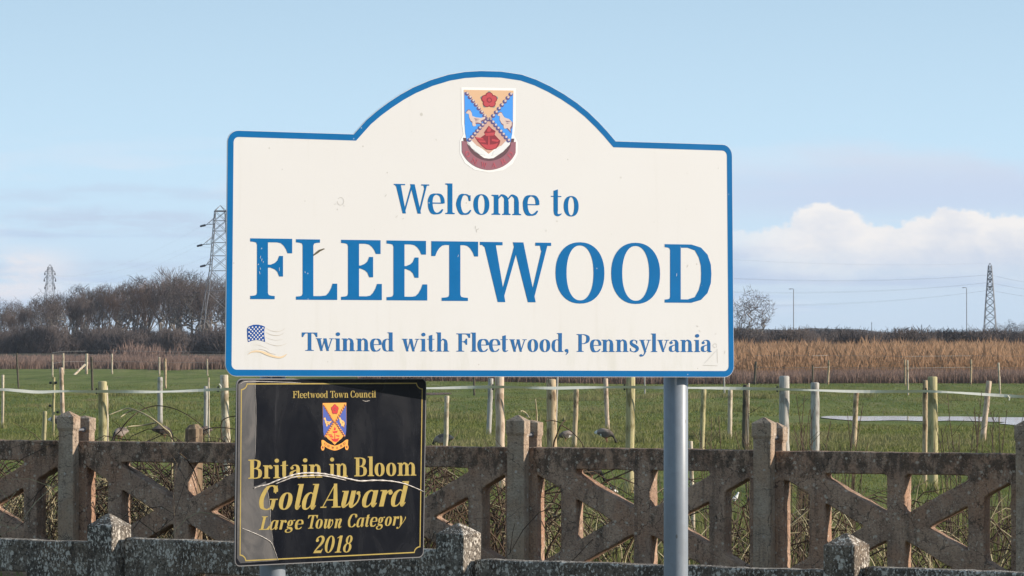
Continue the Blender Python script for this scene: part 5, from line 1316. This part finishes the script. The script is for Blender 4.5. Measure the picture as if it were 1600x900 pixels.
while x < 1690:
    Z = 420 + rnd.uniform(-30, 30); k += 1
    shrub(x, Z, rnd.uniform(3.6, 5.4), rnd.uniform(2.0, 2.7), 'dark leafless bush in the hedge line behind the reed bed', 'bushes behind the reed bed', k); x += rnd.uniform(16, 26)
Z = 330; s = (530 - 455) * Z / F + EYE
lone = make_tree('bare_tree', 'lone bare rounded tree just right of the sign', 'tree', 5, 1., .30, 'bark', 'twig', None, low=.24, n=1000, rt=.0017, r0=.020)
lone.location = ((1175 - 800) / F * Z, Z, 0); lone.scale = (s * 1.02, s * 1.02, s)
for i, (x, Z, yt) in enumerate(((1560, 900, 506), (1580, 890, 502), (1598, 905, 505), (1620, 900, 500), (1655, 900, 498))):
    t = thing('bare_tree', 'small far bare tree on the skyline behind the right pylon', 'tree', group='small trees on the far skyline')
    for ch in lone.children: c = ch.copy(); COL.objects.link(c); c.parent = t
    s = (530 - yt) * Z / F + EYE; t.location = ((x - 800) / F * Z, Z, 0); t.scale = (s * 1.1, s * 1.1, s); t.rotation_euler = (0, 0, i * 1.3)

# ------------------------------------------------------------------ pylons, power lines, lamp columns
def pylon(lab, x, Z, ytop, base_half, waist_half, top_half, waist_f, arm_px, rot, r, strain=False):
    H = (530 - ytop) * Z / F + EYE; org = ((x - 800) / F * Z, Z, 0); px = Z / F
    t = thing('pylon', lab, 'pylon', org, rot, 'electricity pylons')
    bw, ww, tw = base_half * px, waist_half * px, top_half * px; wz = H * waist_f; bz = H * .965
    def half(z): return bw + (ww - bw) * z / wz if z < wz else ww + (tw - ww) * (z - wz) / (bz - wz)
    mb = MB(); levels = [0]; z = 0
    while z < bz - .6: z += max(.7, half(z) * 1.55); levels.append(min(z, bz))
    if levels[-1] < bz: levels.append(bz)
    for sx in (-1, 1):
        for sy in (-1, 1):
            mb.tube([(sx * half(z), sy * half(z), z - (.3 if z == 0 else 0)) for z in levels], r * 1.35, 4); mb.tube([(sx * half(bz), sy * half(bz), bz), (0, 0, H)], r, 4)
    for a, b in zip(levels[:-1], levels[1:]):
        h0, h1 = half(a), half(b)
        for s in (-1, 1):
            for e in ((1, 0), (0, 1)):
                def P(u, h, z): return (u * h, s * h, z) if e == (1, 0) else (s * h, u * h, z)
                mb.tube([P(-1, h0, a), P(1, h1, b)], r * .7, 4); mb.tube([P(1, h0, a), P(-1, h1, b)], r * .7, 4); mb.tube([P(-1, h1, b), P(1, h1, b)], r * .6, 4)
    mb.build('lattice_tower', M['galv'], t, recalc=False)
    tips = []
    for ypx, ln in arm_px:
        z = (530 - ypx) * px + EYE; h = half(z)
        for s in (-1, 1):
            mb = MB(); L = ln * px; tip = Vector((s * L, 0, z - .1))
            for q in ((s * h, h, z), (s * h, -h, z), (s * h, h, z + L * .42), (s * h, -h, z + L * .42)): mb.tube([q, tip], r * .8, 4)
            mb.tube([(s * (h + L) / 2, h * .5, z), (s * (h + L) / 2, -h * .5, z)], r * .6, 4)
            for f in (.35, .7): mb.tube([Vector((s * h, -h, z)).lerp(tip, f), Vector((s * h, -h, z + L * .42)).lerp(tip, max(0, f - .12))], r * .5, 4)
            arm_ = mb.build('cross_arm', M['galv'], t, recalc=False)
            mb = MB(); dv = Vector((-.45, .85, -.12)).normalized() if strain else Vector((0, 0, -1.)); mb.tube([tip, tip + dv * .15, tip + dv * .25, tip + dv * (1.1 if strain else .6)], [.05, .05, .13, .12], 8); mb.build('insulator', M['insul'], arm_)
            c, sn = math.cos(rot), math.sin(rot); v = tip + dv * (1.1 if strain else .6); tips.append(Vector((org[0] + v.x * c - v.y * sn, org[1] + v.x * sn + v.y * c, v.z)))
    return t, tips, Vector((org[0], org[1], H))
p1, t1, e1 = pylon('tall lattice pylon beside the left edge of the welcome sign', 344, 440, 321, 36, 15, 8, .56, ((350, 22), (381, 27), (413, 22)), R(12), .036, True)
p2, t2, e2 = pylon('small far lattice pylon rising behind the bare wood', 78, 700, 413, 14, 8, 3.2, .5, ((424, 8), (434, 9), (446, 8)), R(20), .030)
p3, t3, e3 = pylon('narrow lattice pylon on the right skyline', 1547, 800, 411, 11, 6.5, 2.6, .55, ((424, 3.2), (436, 3.6), (448, 3.2)), R(78), .055)
def cable(a, b, sag, r):
    mb = MB(); mb.tube([(a.lerp(b, s) + Vector((0, 0, -4 * sag * s * (1 - s)))) - a for s in np.linspace(0, 1, 25)], r, 4); o = mb.build('power_line', M['cable'], recalc=False); o.location = a; return o
names = ['top', 'top', 'middle', 'middle', 'lowest', 'lowest']
for i in range(6):
    tag(cable(t1[i], t3[i], 3.2 + .15 * i, .009), 'thin power lines running from the tall pylon to the right skyline pylon', 'power line', 'power lines to the right pylon')
    tag(cable(t1[i], t2[i], 2.0, .004), 'thin power lines running from the tall pylon to the small pylon behind the wood', 'power line', 'power lines over the wood')
    tag(cable(t3[i], Vector((140 + i, 900, t3[i].z + .5)), 1.6, .009), 'thin power lines leaving the right skyline pylon to the right', 'power line', 'power lines leaving to the right')
tag(cable(e1, e3, 2.6, .007), 'topmost single earth wire between the tall pylon and the right pylon', 'power line')
def lamp(x, Z, yt, lab):
    t = thing('lamp_column', lab, 'street lamp', ((x - 800) / F * Z, Z, 0), 0, 'lamp columns behind the reeds'); H = (530 - yt) * Z / F + EYE
    mb = MB(); mb.tube([(0, 0, -.3), (0, 0, H * .2), (0, 0, H * .2 + .05), (0, 0, H - .1)], [.11, .11, .075, .055], 10); mb.build('column', M['lamp_grey'], t)
    mb = MB(); mb.tube([(0, 0, H - .12), (0, 0, H), (-.10, 0, H + .06), (-.3, 0, H + .06)], .04, 8); mb.tube([(-.22, 0, H + .05), (-.35, 0, H + .06), (-.6, 0, H + .04), (-.66, 0, H + .03)], [.05, .10, .09, .03], 8, squash=.6); mb.build('lamp_head', M['lamp_grey'], t)
lamp(1240, 540, 452, 'lamp column nearest the sign behind the reed bed'); lamp(1510.5, 560, 450, 'lamp column left of the right skyline pylon')
for x, Z, yt, lab in ((1362, 800, 503, 'short thin mast left of the middle of the right skyline'), (1440, 650, 507, 'short dark mast in the hedge below the right skyline')):
    mb = MB(); H = (530 - yt) * Z / F + EYE; mb.tube([(0, 0, -.2), (0, 0, H * .6), (0, 0, H)], [.09, .07, .05], 8); mb.tube([(-.15, 0, H * .93), (.15, 0, H * .93)], .04, 6)
    o = mb.build('mast', M['cable']); o.location = ((x - 800) / F * Z, Z, 0); tag(o, lab, 'mast')

# ------------------------------------------------------------------ winter haze over the flat land
HAZE = .00011
if HAZE:
    mb = MB(); mb.box(-410, 410, -50, 1720, -1.6, 24); hz = mb.build('haze', []) if False else None
    m = bpy.data.materials.new('pale air'); m.use_nodes = True; n = NT(m.node_tree)
    out_ = n.n('ShaderNodeOutputMaterial'); v = n.n('ShaderNodeVolumePrincipled'); n.link(v.outputs[0], out_.inputs['Volume'])
    v.inputs['Color'].default_value = (.80, .88, 1., 1); v.inputs['Density'].default_value = HAZE; v.inputs['Anisotropy'].default_value = .0
    hz = mb.build('haze', m); hz['kind'] = 'stuff'; hz['label'] = 'thin pale winter haze lying over the flat land'; hz['category'] = 'haze'
